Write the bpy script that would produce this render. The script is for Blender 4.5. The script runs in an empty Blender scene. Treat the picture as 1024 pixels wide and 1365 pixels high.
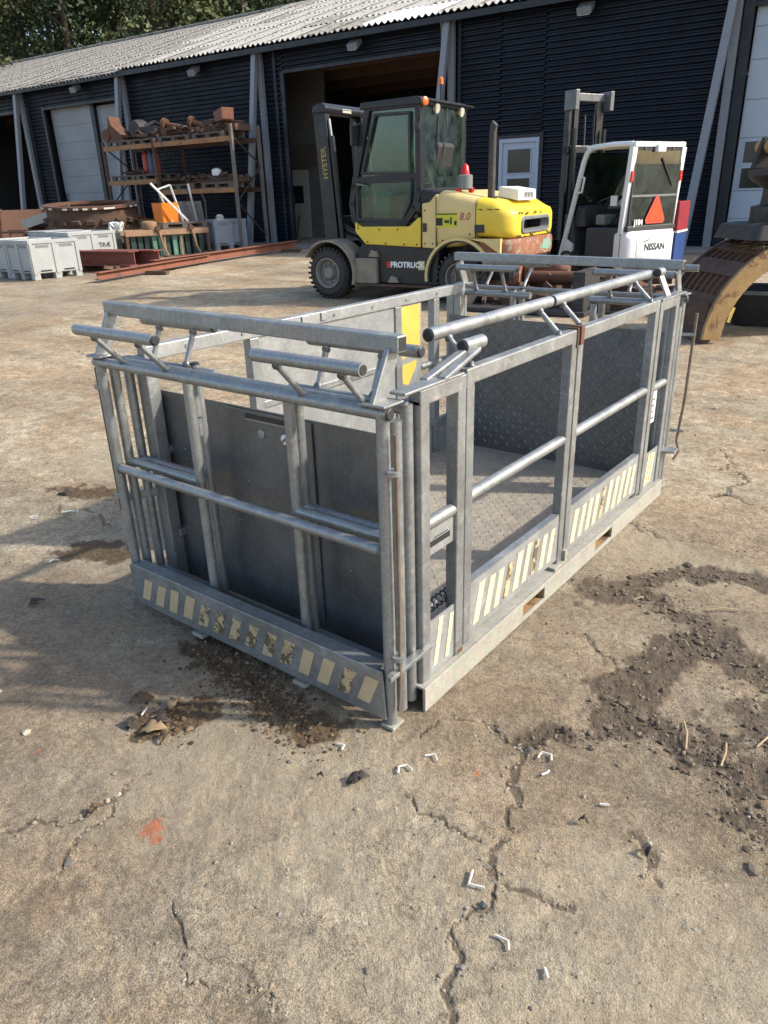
import bpy, math, random
import numpy as np
from mathutils import Vector, Matrix
random.seed(7); rng = np.random.default_rng(11)
R = math.radians
scn = bpy.context.scene
col = scn.collection

# ------------------------------------------------------------------ camera, sky, sun, exposure
YAW, PITCH, ROLL, FPX = 0.66814475, 0.40727857, -0.03159113, 979.283
C = np.array([1.0794, -1.3731, 1.44])
_f = np.array([-math.sin(YAW)*math.cos(PITCH), math.cos(YAW)*math.cos(PITCH), -math.sin(PITCH)])
_r0 = np.array([math.cos(YAW), math.sin(YAW), 0.0]); _u0 = np.cross(_r0, _f)
_r = _r0*math.cos(ROLL)+_u0*math.sin(ROLL); _u = -_r0*math.sin(ROLL)+_u0*math.cos(ROLL)
cam_d = bpy.data.cameras.new('camera'); cam = bpy.data.objects.new('camera', cam_d); col.objects.link(cam)
cam_d.sensor_fit = 'VERTICAL'; cam_d.sensor_height = 36.0; cam_d.lens = 36.0*FPX/1365.0
cam_d.clip_start = 0.05; cam_d.clip_end = 3000
cam.matrix_world = Matrix(((_r[0], _u[0], -_f[0], C[0]), (_r[1], _u[1], -_f[1], C[1]), (_r[2], _u[2], -_f[2], C[2]), (0, 0, 0, 1)))
scn.camera = cam
SUN_EL, SUN_AZ = R(36), math.atan2(0.50, 0.86)          # the sun stands to the right and a little behind the shed line
world = bpy.data.worlds.new('World'); scn.world = world; world.use_nodes = True
wn = world.node_tree.nodes; wl = world.node_tree.links
sky = wn.new('ShaderNodeTexSky'); sky.sky_type = 'NISHITA'; sky.sun_disc = False
sky.sun_elevation = SUN_EL; sky.sun_rotation = math.pi/2-SUN_AZ; sky.dust_density = 2.0; sky.air_density = 1.0
wl.new(sky.outputs[0], wn['Background'].inputs[0]); wn['Background'].inputs[1].default_value = 0.15
sd = bpy.data.lights.new('sun', 'SUN'); sd.energy = 2.75; sd.angle = R(1.6); sd.color = (1.0, 0.93, 0.82)
sun = bpy.data.objects.new('sun', sd); col.objects.link(sun)
_sv = Vector((math.cos(SUN_EL)*math.cos(SUN_AZ), math.cos(SUN_EL)*math.sin(SUN_AZ), math.sin(SUN_EL)))
sun.rotation_euler = _sv.to_track_quat('Z', 'Y').to_euler(); sun.location = (20, 10, 30)
scn.view_settings.view_transform = 'Standard'; scn.view_settings.look = 'None'
scn.view_settings.gamma = 1.0; scn.view_settings.exposure = 1.02

# ------------------------------------------------------------------ photo pixels -> directions -> points on real surfaces
def ray(x, y): return _f+_r*(x-512)/FPX-_u*(y-682.5)/FPX
BE = np.array([0.99702563, 0.07707067, 0.0]); BN = np.array([-0.07707067, 0.99702563, 0.0])   # shed: along wall, away
def zg(x, y):
    t = x*BN[0]+y*BN[1]
    return 0.022*np.minimum(np.maximum(0, t-6), 14)
def G(x, y):
    d = ray(x, y); t = 0.0
    for i in range(6000):
        t += 0.01; P = C+d*t
        if P[2] < zg(P[0], P[1]): return P
    return P
B0 = G(369, 324); BZ = float(zg(B0[0], B0[1]))
def W(x, y, off=0.0):                                   # pixel on a plane parallel to the shed wall -> (s, z)
    d = ray(x, y); t = ((B0-C)@BN+off)/(d@BN); P = C+d*t
    return float((P-B0)@BE), float(P[2]-BZ)
def LW(s, off, z=None):                                 # shed coordinates -> world
    P = B0+BE*s+BN*off
    P[2] = zg(P[0], P[1]) if z is None else BZ+z
    return P
BANG = math.atan2(BE[1], BE[0])

# ------------------------------------------------------------------ mesh collecting
def nrm(v):
    v = np.asarray(v, float); return v/max(1e-9, np.linalg.norm(v))
class MB:
    def __init__(s): s.v = []; s.f = []
    def add(s, vs, fs):
        b = len(s.v); s.v += [tuple(map(float, p)) for p in vs]; s.f += [tuple(b+i for i in f) for f in fs]; return s
    def box(s, x0, x1, y0, y1, z0, z1):
        vs = [(x, y, z) for z in (z0, z1) for y in (y0, y1) for x in (x0, x1)]
        return s.add(vs, [(0, 2, 3, 1), (4, 5, 7, 6), (0, 1, 5, 4), (2, 6, 7, 3), (0, 4, 6, 2), (1, 3, 7, 5)])
    def bar(s, p0, p1, w, h, up=(0, 0, 1)):
        p0 = np.asarray(p0, float); p1 = np.asarray(p1, float); d = nrm(p1-p0); up = np.asarray(up, float)
        if abs(d@nrm(up)) > 0.98: up = np.array([0, 1.0, 0])
        a = nrm(np.cross(d, up)); b = np.cross(a, d); vs = []
        for p in (p0, p1):
            for i, j in ((-1, -1), (1, -1), (1, 1), (-1, 1)): vs.append(p+a*i*w/2+b*j*h/2)
        return s.add(vs, [(0, 3, 2, 1), (4, 5, 6, 7), (0, 1, 5, 4), (1, 2, 6, 5), (2, 3, 7, 6), (3, 0, 4, 7)])
    def tube(s, pts, r, n=12, cap=True, r2=None):
        pts = [np.asarray(p, float) for p in pts]; vs = []; fs = []; m = len(pts); pa = None
        for k, p in enumerate(pts):
            d = nrm(pts[min(k+1, m-1)]-pts[max(k-1, 0)])
            if pa is None:
                up = np.array([0, 0, 1.0]) if abs(d[2]) < 0.95 else np.array([1.0, 0, 0]); pa = nrm(np.cross(d, up))
            else: pa = nrm(pa-d*(pa@d))
            b = np.cross(d, pa); rr = r if r2 is None else r+(r2-r)*k/(m-1)
            for i in range(n):
                t = 2*math.pi*i/n; vs.append(p+rr*(pa*math.cos(t)+b*math.sin(t)))
        for k in range(m-1):
            for i in range(n):
                j = (i+1) % n; fs.append((k*n+i, k*n+j, (k+1)*n+j, (k+1)*n+i))
        if cap: fs.append(tuple(range(n-1, -1, -1))); fs.append(tuple((m-1)*n+i for i in range(n)))
        return s.add(vs, fs)
    def prism(s, poly, o, u, v, d):                       # polygon in plane (o,u,v), thickness vector d
        o, u, v, d = (np.asarray(a, float) for a in (o, u, v, d)); n = len(poly)
        vs = [o+u*a+v*b for a, b in poly]+[o+u*a+v*b+d for a, b in poly]
        return s.add(vs, [tuple(range(n-1, -1, -1)), tuple(range(n, 2*n))]+[(i, (i+1) % n, n+(i+1) % n, n+i) for i in range(n)])
    def lathe(s, prof, o, ax, n=24, caps=True):                      # prof: (along, radius)
        o = np.asarray(o, float); ax = nrm(ax); up = np.array([0, 0, 1.0]) if abs(ax[2]) < 0.9 else np.array([1.0, 0, 0])
        a = nrm(np.cross(ax, up)); b = np.cross(ax, a); vs = []; fs = []; m = len(prof)
        for t, r in prof:
            for i in range(n):
                g = 2*math.pi*i/n; vs.append(o+ax*t+r*(a*math.cos(g)+b*math.sin(g)))
        for k in range(m-1):
            for i in range(n):
                j = (i+1) % n; fs.append((k*n+i, k*n+j, (k+1)*n+j, (k+1)*n+i))
        if caps: fs.append(tuple(range(n-1, -1, -1))); fs.append(tuple((m-1)*n+i for i in range(n)))
        return s.add(vs, fs)
    def loft(s, rings, cap0=True, cap1=True):
        n = len(rings[0]); vs = [p for r in rings for p in r]; fs = []
        for k in range(len(rings)-1):
            for i in range(n):
                j = (i+1) % n; fs.append((k*n+i, k*n+j, (k+1)*n+j, (k+1)*n+i))
        if cap0: fs.append(tuple(range(n-1, -1, -1)))
        if cap1: fs.append(tuple((len(rings)-1)*n+i for i in range(n)))
        return s.add(vs, fs)
    def mesh(s, name):
        me = bpy.data.meshes.new(name); me.from_pydata(s.v, [], s.f); me.update(); return me
def rrect(x, y0, y1, z0, z1, r, k=5):                     # rounded rectangle ring in the plane x = const
    out = []
    for cy, cz, a0 in ((y1-r, z1-r, 0), (y0+r, z1-r, 90), (y0+r, z0+r, 180), (y1-r, z0+r, 270)):
        for i in range(k):
            a = R(a0+90*i/(k-1)); out.append((x, cy+r*math.cos(a), cz+r*math.sin(a)))
    return out
def link_mesh(name, me, mat, parent=None, smooth=False, bevel=0.0, solid=0.0):
    import bmesh
    o = bpy.data.objects.new(name, me); col.objects.link(o)
    if mat is not None and not me.materials: me.materials.append(mat)
    if parent is not None: o.parent = parent
    if smooth:
        me.polygons.foreach_set('use_smooth', [True]*len(me.polygons))
        try: me.set_sharp_from_angle(angle=R(38))
        except Exception: pass
    if bevel:
        m = o.modifiers.new('bevel', 'BEVEL'); m.width = bevel; m.segments = 2; m.limit_method = 'ANGLE'; m.angle_limit = R(40)
    return o
def fixn(me):
    import bmesh
    bm = bmesh.new(); bm.from_mesh(me); bmesh.ops.recalc_face_normals(bm, faces=bm.faces[:]); bm.to_mesh(me); bm.free()
def obj(name, mb, mat, parent=None, smooth=False, bevel=0.0):
    me = mb.mesh(name); fixn(me); return link_mesh(name, me, mat, parent, smooth, bevel)
def tag(o, label=None, cat=None, group=None, kind=None):
    if label: o['label'] = label
    if cat: o['category'] = cat
    if group: o['group'] = group
    if kind: o['kind'] = kind
    return o
def thing(name, label, cat, loc=(0, 0, 0), rz=0.0, group=None):
    o = bpy.data.objects.new(name, None); o.empty_display_size = 0.2; col.objects.link(o)
    o.location = tuple(map(float, loc)); o.rotation_euler = (0, 0, rz); return tag(o, label, cat, group)
def copy_tree(o, parent=None):
    c = o.copy(); col.objects.link(c); c.parent = parent
    for ch in [k for k in o.children]: copy_tree(ch, c)
    return c
def text(name, s, size, mat, parent, M, depth=0.002, shear=0.0, bold=0.0):
    cu = bpy.data.curves.new(name, 'FONT'); cu.body = s; cu.size = size; cu.align_x = 'CENTER'; cu.align_y = 'CENTER'
    cu.extrude = depth; cu.shear = shear; cu.offset = bold; cu.resolution_u = 3
    t = bpy.data.objects.new(name, cu); col.objects.link(t)
    me = bpy.data.meshes.new_from_object(t.evaluated_get(bpy.context.evaluated_depsgraph_get()))
    bpy.data.objects.remove(t); bpy.data.curves.remove(cu)
    me.materials.clear(); o = link_mesh(name, me, mat, parent); o.matrix_local = M; return o
def basis(o, xd, yd):
    xd = nrm(xd); zd = nrm(np.cross(xd, yd)); yd = np.cross(zd, xd)
    return Matrix(((xd[0], yd[0], zd[0], o[0]), (xd[1], yd[1], zd[1], o[1]), (xd[2], yd[2], zd[2], o[2]), (0, 0, 0, 1)))

# ------------------------------------------------------------------ procedural materials
def newmat(name):
    m = bpy.data.materials.new(name); m.use_nodes = True; nt = m.node_tree
    return m, nt, nt.nodes, nt.links, nt.nodes['Principled BSDF']
def noise(ns, ls, vec, scale, detail=5, rough=0.6, dist=0.0):
    n = ns.new('ShaderNodeTexNoise'); n.inputs['Scale'].default_value = scale; n.inputs['Detail'].default_value = detail
    n.inputs['Roughness'].default_value = rough; n.inputs['Distortion'].default_value = dist; ls.new(vec, n.inputs['Vector']); return n
def ramp(ns, ls, fac, stops):
    r = ns.new('ShaderNodeValToRGB'); ls.new(fac, r.inputs[0]); e = r.color_ramp.elements
    while len(e) < len(stops): e.new(0.5)
    for el, (p, c) in zip(e, stops):
        el.position = p; el.color = (c[0], c[1], c[2], 1) if not isinstance(c, (int, float)) else (c, c, c, 1)
    return r
def mix(ns, ls, fac, a, b, mode='MIX'):
    m = ns.new('ShaderNodeMix'); m.data_type = 'RGBA'; m.blend_type = mode
    for i, x in ((0, fac), (6, a), (7, b)):
        if isinstance(x, (int, float)): m.inputs[i].default_value = x
        elif isinstance(x, tuple): m.inputs[i].default_value = (*x, 1)
        else: ls.new(x, m.inputs[i])
    return m.outputs[2]
def coord(ns, kind='Object'): return ns.new('ShaderNodeTexCoord').outputs[kind]
def bump(ns, ls, p, h, strength, dist=0.01, prev=None):
    b = ns.new('ShaderNodeBump'); b.inputs['Strength'].default_value = strength; b.inputs['Distance'].default_value = dist
    ls.new(h, b.inputs['Height'])
    if prev: ls.new(prev, b.inputs['Normal'])
    ls.new(b.outputs[0], p.inputs['Normal']); return b.outputs[0]
MATS = {}
def pm(name, c1, c2=None, scale=6.0, rough=0.6, metal=0.0, bmp=0.0, spot=None, spot_amt=0.55, spot_scale=3.0, rvar=0.12, spec=None):
    if name in MATS: return MATS[name]
    m, nt, ns, ls, p = newmat(name); v = coord(ns)
    c2 = c2 or tuple(x*0.8 for x in c1)
    n1 = noise(ns, ls, v, scale, 7, 0.65); c = ramp(ns, ls, n1.outputs[0], [(0.3, c1), (0.7, c2)]).outputs[0]
    if spot:
        n2 = noise(ns, ls, v, spot_scale, 9, 0.72, 0.4); r2 = ramp(ns, ls, n2.outputs[0], [(spot_amt, 0.0), (spot_amt+0.05, 1.0)])
        c = mix(ns, ls, r2.outputs[0], c, spot)
    ls.new(c, p.inputs['Base Color'])
    n3 = noise(ns, ls, v, scale*2.3, 4); rr = ramp(ns, ls, n3.outputs[0], [(0.3, max(0.02, rough-rvar)), (0.7, min(1, rough+rvar))])
    ls.new(rr.outputs[0], p.inputs['Roughness']); p.inputs['Metallic'].default_value = metal
    if spec is not None: p.inputs['Specular IOR Level'].default_value = spec
    if bmp: bump(ns, ls, p, noise(ns, ls, v, scale*6, 5).outputs[0], bmp, 0.006)
    MATS[name] = m; return m
def galvanised(name, light, dark, dust=0.5, metal=0.8, rough=0.42):
    m, nt, ns, ls, p = newmat(name); v = coord(ns)
    vo = ns.new('ShaderNodeTexVoronoi'); vo.inputs['Scale'].default_value = 55; ls.new(v, vo.inputs['Vector'])
    n1 = noise(ns, ls, v, 7, 8, 0.7); n0 = noise(ns, ls, v, 28, 6, 0.7)
    c = ramp(ns, ls, n1.outputs[0], [(0.22, dark), (0.78, light)]).outputs[0]
    c = mix(ns, ls, 0.10, c, vo.outputs['Color'], 'OVERLAY'); n5 = noise(ns, ls, v, 120, 4, 0.6); c = mix(ns, ls, 0.35, c, ramp(ns, ls, n5.outputs[0], [(0.3, 0.3), (0.7, 0.68)]).outputs[0], 'OVERLAY')
    hs = ns.new('ShaderNodeHueSaturation'); hs.inputs['Saturation'].default_value = 0.62 if ('base' in name or 'chequer' in name) else 0.4; ls.new(c, hs.inputs['Color']); c = hs.outputs[0]
    du = ramp(ns, ls, n0.outputs[0], [(dust, 0.0), (dust+0.2, 0.55)]); c = mix(ns, ls, du.outputs[0], c, (0.46, 0.44, 0.385) if 'base' not in name and 'chequer' not in name else (0.40, 0.355, 0.25))
    st = noise(ns, ls, v, 3.1, 9, 0.75, 0.5); sr = ramp(ns, ls, st.outputs[0], [(0.66, 0.0), (0.80, 0.35)])
    c = mix(ns, ls, sr.outputs[0], c, (0.16, 0.125, 0.08))
    ls.new(c, p.inputs['Base Color'])
    mr = ramp(ns, ls, du.outputs[0], [(0.0, metal), (1.0, 0.1)]); ls.new(mr.outputs[0], p.inputs['Metallic'])
    rr = ramp(ns, ls, n1.outputs[0], [(0.3, rough-0.1), (0.7, rough+0.14)]); ls.new(rr.outputs[0], p.inputs['Roughness'])
    bump(ns, ls, p, n0.outputs[0], 0.12, 0.004); MATS[name] = m; return m
GALV = galvanised('galvanised_steel', (0.33, 0.355, 0.340), (0.215, 0.238, 0.230), 0.56, 0.6, 0.44)
GALVL = galvanised('galvanised_sheet', (0.36, 0.375, 0.35), (0.25, 0.265, 0.25), 0.58, 0.35)
GALVD = galvanised('dull_galvanised_plate', (0.175, 0.192, 0.195), (0.115, 0.128, 0.132), 0.68, 0.55)
DIRTY = galvanised('dusty_galvanised_base', (0.37, 0.345, 0.255), (0.25, 0.232, 0.165), 0.54, 0.05, 0.75)
TREADM = galvanised('worn_tread', (0.235, 0.245, 0.245), (0.13, 0.14, 0.145), 0.6, 0.5, 0.42)
FLOORM = galvanised('worn_chequer_plate', (0.37, 0.30, 0.20), (0.22, 0.18, 0.115), 0.5, 0.1, 0.65)
STRIPE = pm('cream_reflective_tape', (0.74, 0.66, 0.40), (0.66, 0.56, 0.32), 18, 0.5, spot=(0.22, 0.17, 0.09), spot_amt=0.62, spot_scale=22)
STRIPEF = pm('shaded_dusty_tape', (0.56, 0.44, 0.26), (0.49, 0.37, 0.21), 18, 0.55, spot=(0.3, 0.23, 0.13), spot_amt=0.66, spot_scale=24)  # front tape: shade of the near end painted into the tan, besides dirt
STRIPE2 = pm('torn_reflective_tape', (0.55, 0.43, 0.25), (0.47, 0.36, 0.2), 18, 0.5, spot=(0.13, 0.10, 0.06), spot_amt=0.49, spot_scale=26)
BLACKP = pm('black_plastic', (0.018, 0.019, 0.021), (0.03, 0.03, 0.032), 9, 0.5)
RUST = pm('rust', (0.15, 0.066, 0.033), (0.085, 0.041, 0.025), 5, 0.85, bmp=0.4, spot=(0.07, 0.04, 0.028), spot_amt=0.55)
RUSTD = pm('dark_rust', (0.105, 0.055, 0.034), (0.055, 0.034, 0.025), 6, 0.85, bmp=0.5, spot=(0.16, 0.07, 0.035), spot_amt=0.58)
RUSTG = pm('worn_tan_steel', (0.42, 0.27, 0.10), (0.26, 0.15, 0.06), 4, 0.75, bmp=0.4, spot=(0.15, 0.08, 0.04), spot_amt=0.52)
RODRUST = pm('rusty_rod', (0.25, 0.20, 0.155), (0.15, 0.105, 0.075), 14, 0.65, 0.4)
YELSTK = pm('yellow_sticker', (0.62, 0.45, 0.09), (0.54, 0.38, 0.07), 8, 0.5)
WHITEM = pm('white_plastic', (0.8, 0.8, 0.77), (0.72, 0.72, 0.68), 10, 0.5)
INKM = pm('black_ink', (0.02, 0.02, 0.02), None, 10, 0.6)

# ------------------------------------------------------------------ ground sheet
def hash2(ix, iy, seed):
    h = (ix.astype(np.int64)*374761393+iy.astype(np.int64)*668265263+seed*1442695) & 0x7fffffff
    h = (h ^ (h >> 13))*1274126177 & 0x7fffffff
    return ((h ^ (h >> 16)) & 0xffff)/65535.0
def vnoise(x, y, seed=0):
    ix = np.floor(x); iy = np.floor(y); fx = x-ix; fy = y-iy; fx = fx*fx*(3-2*fx); fy = fy*fy*(3-2*fy)
    a = hash2(ix, iy, seed); b = hash2(ix+1, iy, seed); c = hash2(ix, iy+1, seed); d = hash2(ix+1, iy+1, seed)
    return (a*(1-fx)+b*fx)*(1-fy)+(c*(1-fx)+d*fx)*fy
def fbm(x, y, octs=5, seed=0, gain=0.5):
    s = 0; a = 1; t = 0
    for k in range(octs):
        s = s+a*vnoise(x*2**k+17.3*k, y*2**k-9.1*k, seed+k); t += a; a *= gain
    return s/t
def polydist(X, Y, pts):
    d = np.full(X.shape, 1e9); P = np.array(pts); lo = P.min(0)-.7; hi = P.max(0)+.7; k = (X > lo[0]) & (X < hi[0]) & (Y > lo[1]) & (Y < hi[1])
    if k.any(): d[k] = _polyd(X[k], Y[k], pts)
    return d
def _polyd(X, Y, pts):
    d = np.full(X.shape, 1e9)
    for (ax, ay), (bx, by) in zip(pts[:-1], pts[1:]):
        vx, vy = bx-ax, by-ay; t = np.clip(((X-ax)*vx+(Y-ay)*vy)/(vx*vx+vy*vy+1e-12), 0, 1)
        d = np.minimum(d, np.hypot(X-ax-t*vx, Y-ay-t*vy))
    return d
def gp(*px): return [tuple(G(x, y)[:2]) for x, y in px]
def crack(pts, it=4, amp=.16):
    pts = [np.array(p) for p in pts]
    for k in range(it):
        out = [pts[0]]
        for a, b in zip(pts[:-1], pts[1:]):
            d = b-a; m = (a+b)/2+np.array([-d[1], d[0]])*rng.normal(0, amp); out += [m, b]
        pts = out
    return [tuple(p) for p in pts]
MUD = [  # dark damp soil lying in the worn seams: (path, half width)
    (gp((779, 779), (852, 790), (900, 816), (929, 849), (980, 878), (1024, 904), (1100, 950)), 0.085),
    (gp((905, 850), (870, 886), (823, 922), (834, 952), (889, 977), (929, 996), (962, 1021), (1040, 1040)), 0.075),
    (gp((940, 1010), (985, 1045), (1060, 1070)), 0.13), (gp((1000, 940), (1040, 1000), (1090, 1080)), 0.09),
    (gp((700, 990), (779, 981), (834, 966)), 0.035), (gp((852, 775), (900, 760), (960, 770), (1024, 780)), 0.05),
    (gp((940, 1000), (1000, 1100), (1060, 1130)), 0.06)]
SEAM = [
    (gp((697, 995), (682, 1050), (677, 1095), (652, 1135), (662, 1170), (722, 1200), (760, 1210)), 0.012),
    (gp((652, 1170), (630, 1215), (612, 1270), (600, 1365)), 0.009), (gp((640, 1120), (590, 1090), (540, 1060)), 0.006),
    (gp((700, 1000), (640, 960), (560, 985)), 0.008), (gp((840, 1110), (870, 1140), (880, 1180)), 0.015),
    (gp((200, 1030), (160, 1060), (80, 1100), (0, 1112)), 0.008), (gp((180, 1050), (100, 1120), (80, 1165)), 0.006),
    (gp((770, 660), (830, 690), (900, 720), (1024, 735)), 0.01), (gp((960, 600), (1000, 640), (1024, 690)), 0.012),
    (gp((724, 830), (790, 860), (820, 880)), 0.008), (gp((0, 640), (60, 660), (140, 700)), 0.01), (gp((230, 1200), (330, 1320), (370, 1345)), 0.005)]
SEAM = [(crack(p), w*.6) for p, w in SEAM]
MUD = [(crack(p, 3, .12), w*.62) for p, w in MUD]
MULCH = [(gp((285, 860), (330, 905), (365, 935), (420, 975)), 0.07), (gp((200, 965), (260, 950)), 0.05), (gp((110, 735), (140, 740)), 0.07), (gp((70, 655), (130, 657)), 0.06)]
PALE = [(gp((270, 1010), (330, 1040), (400, 1060)), 0.16), (gp((820, 720), (960, 760)), 0.1), (gp((150, 600), (170, 620)), 0.12), (gp((700, 1340), (900, 1330)), 0.2), (gp((430, 1130), (470, 1180)), 0.04), (gp((320, 1150), (380, 1200)), 0.03)]
def masks(X, Y):
    n1 = fbm(X*9, Y*9, 4, 3); n2 = fbm(X*2.2, Y*2.2, 4, 9)
    nb = fbm(X*4.1+3, Y*4.1, 5, 41, .6); nf = fbm(X*19, Y*19, 4, 57, .6)
    def m(lst, soft, warp):
        o = np.full(X.shape, -3.0)
        for pts, w in lst:
            d = polydist(X, Y, pts); o = np.maximum(o, 1.1-d/(w*soft))
        v = o+(nb-0.5)*warp+(nf-0.5)*warp*0.8
        v = np.clip((v-0.1)/0.75, 0, 1); return v*v*(3-2*v)*np.clip((o+.8)*3, 0, 1)
    mud = m(MUD, 2.1, 2.3)*.8; seam = m(SEAM, 1.3, 3.2)*.7; mul = m(MULCH, 1.5, 2.6)*.8; pale = m(PALE, 2.6, 1.2)*0.5
    far = np.clip((fbm(X*0.16, Y*0.16, 4, 31)-0.52)*6, 0, 1)
    return mud, seam, mul, pale, n1, n2, far
def ground_height(X, Y, M=None):
    mud, seam, mul, pale, n1, n2, far = M or masks(X, Y)
    h = zg(X, Y)-0.004
    d = np.hypot(X-C[0], Y-C[1])
    near = 1/(1+(d/9)**2)
    h = h+(n2-0.5)*0.016*(1-0.6*np.exp(-(((X+0.5)/1.2)**2+((Y-1.1)/1.6)**2)))
    h = h+((fbm(X*22, Y*22, 5, 5, .62)-0.5)*0.013*near*np.clip(1.8*n2-.2, .35, 1.4)+(fbm(X*7, Y*7, 4, 77)-.5)*.010*near)
    h = h-mud*0.005+mud*(fbm(X*34, Y*34, 4, 14, .6)-0.5)*0.022*near
    h = h-seam*0.006+mul*(fbm(X*40, Y*40, 4, 21, .6)-0.5)*0.02*near
    return h
def orange_marks(X, Y):
    o = np.zeros(X.shape); nf = fbm(X*60, Y*60, 4, 91, .6)
    for px, py, r in ((205, 1104, .026), (208, 1116, .014), (52, 1001, .012), (636, 1029, .007)):
        g = G(px, py); o = np.maximum(o, np.clip(1.3-np.hypot(X-g[0], Y-g[1])/r+(nf-.5)*2.2, 0, 1))
    return o
def build_ground():
    a0 = math.atan2(_f[1], _f[0])
    th = np.concatenate([np.linspace(-0.62, 0.62, 720), np.linspace(0.62, 2*math.pi-0.62, 62)[1:-1]])+a0
    rr = np.concatenate([[0.02], np.linspace(0.3, 0.75, 8), np.geomspace(0.8, 26, 560), np.geomspace(27, 900, 40)])
    T, RR = np.meshgrid(th, rr, indexing='xy'); X = C[0]+RR*np.cos(T); Y = C[1]+RR*np.sin(T)
    M = masks(X, Y); Z = ground_height(X, Y, M)
    nr, nt = X.shape; me = bpy.data.meshes.new('ground')
    co = np.stack([X, Y, Z], -1).reshape(-1, 3)
    i = np.arange(nr-1)[:, None]*nt; j = np.arange(nt)[None, :]; j2 = (j+1) % nt
    q = np.stack([i+j, i+nt+j, i+nt+j2, i+j2], -1).reshape(-1, 4)
    q = q[:, ::1]
    me.vertices.add(len(co)); me.vertices.foreach_set('co', co.ravel())
    me.loops.add(q.size); me.loops.foreach_set('vertex_index', q.ravel().astype(np.int32))
    me.polygons.add(len(q)); me.polygons.foreach_set('loop_start', np.arange(0, q.size, 4, dtype=np.int32)); me.polygons.foreach_set('loop_total', np.full(len(q), 4, np.int32))
    me.update(); me.validate()
    at = me.color_attributes.new('soil', 'FLOAT_COLOR', 'POINT')
    at.data.foreach_set('color', np.stack([M[0], np.maximum(M[1], 0), M[2], M[3]], -1).reshape(-1).astype(np.float32))
    at2 = me.color_attributes.new('wear', 'FLOAT_COLOR', 'POINT')
    at2.data.foreach_set('color', np.stack([M[6], M[5], M[4], orange_marks(X, Y)], -1).reshape(-1).astype(np.float32))
    me.polygons.foreach_set('use_smooth', [True]*len(q))
    m, nt_, ns, ls, p = newmat('packed_dirt_yard')
    v = ns.new('ShaderNodeNewGeometry').outputs['Position']
    big = noise(ns, ls, v, 0.55, 6, 0.6, 0.3); mid = noise(ns, ls, v, 4.5, 9, 0.68, 0.2); fine = noise(ns, ls, v, 60, 8, 0.75); grit = noise(ns, ls, v, 260, 3, 0.6)
    def ov(c, f, amt): return mix(ns, ls, amt, c, f, 'OVERLAY')
    dirt = ramp(ns, ls, mid.outputs[0], [(0.33, (0.25, 0.178, 0.105)), (0.5, (0.325, 0.238, 0.145)), (0.67, (0.405, 0.31, 0.198))]).outputs[0]
    conc = ramp(ns, ls, mid.outputs[0], [(0.33, (0.265, 0.215, 0.143)), (0.5, (0.335, 0.275, 0.186)), (0.67, (0.425, 0.356, 0.248))]).outputs[0]
    pat = noise(ns, ls, v, 1.1, 12, 0.68, 0.5); pr_ = ramp(ns, ls, pat.outputs[0], [(0.45, 0.0), (0.55, 1.0)]); c = mix(ns, ls, pr_.outputs[0], dirt, conc)
    stv = ns.new('ShaderNodeMapping'); stv.inputs['Rotation'].default_value = (0, 0, -0.35); stv.inputs['Scale'].default_value = (0.22, 1.6, 1); ls.new(v, stv.inputs['Vector'])
    trk = noise(ns, ls, stv.outputs[0], 1.0, 7, 0.62, 0.4); c = ov(c, ramp(ns, ls, trk.outputs[0], [(0.36, 0.36), (0.5, 0.52), (0.64, 0.62)]).outputs[0], 0.8)
    c = ov(c, ramp(ns, ls, big.outputs[0], [(0.36, 0.37), (0.64, 0.63)]).outputs[0], 0.8)
    n14 = noise(ns, ls, v, 15, 9, 0.72, 0.6); c = ov(c, ramp(ns, ls, n14.outputs[0], [(0.38, 0.34), (0.5, 0.52), (0.62, 0.68)]).outputs[0], 0.8)
    f = ramp(ns, ls, fine.outputs[0], [(0.38, 0.32), (0.5, 0.52), (0.62, 0.72)]).outputs[0]; c = ov(c, f, 0.85)
    g = ramp(ns, ls, grit.outputs[0], [(0.38, 0.2), (0.62, 0.8)]).outputs[0]; c = ov(c, g, 0.75)
    for sc_, lo_, col_, nz_ in ((150, .17, (0.05, 0.042, 0.034), 0.47), (95, .15, (0.54, 0.48, 0.38), 0.50), (30, .085, (0.06, 0.054, 0.05), 0.52), (210, .2, (0.56, 0.50, 0.40), 0.5)):
        v2 = ns.new('ShaderNodeTexVoronoi'); v2.inputs['Scale'].default_value = sc_; ls.new(v, v2.inputs['Vector']); d2 = ramp(ns, ls, v2.outputs['Distance'], [(lo_, 1.0), (lo_+.09, 0.0)])
        m2 = noise(ns, ls, v, 2.0+sc_*.03, 6, 0.7); r2 = ramp(ns, ls, m2.outputs[0], [(nz_, 0.0), (nz_+.1, 0.8)]); c = mix(ns, ls, mix(ns, ls, 1.0, d2.outputs[0], r2.outputs[0], 'MULTIPLY'), c, col_)
    vo = ns.new('ShaderNodeTexVoronoi'); vo.inputs['Scale'].default_value = 42; vo.inputs['Randomness'].default_value = 1; ls.new(v, vo.inputs['Vector'])
    pk = ramp(ns, ls, vo.outputs['Distance'], [(0.10, 1.0), (0.17, 0.0)]); pn = noise(ns, ls, v, 3.3, 4)
    pmsk = ramp(ns, ls, pn.outputs[0], [(0.52, 0.0), (0.62, 0.75)]); pf = mix(ns, ls, 1.0, pk.outputs[0], pmsk.outputs[0], 'MULTIPLY')
    hs = ns.new('ShaderNodeHueSaturation'); hs.inputs['Saturation'].default_value = 0.14; hs.inputs['Value'].default_value = 0.5; ls.new(vo.outputs['Color'], hs.inputs['Color'])
    c = mix(ns, ls, pf, c, hs.outputs[0])
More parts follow.
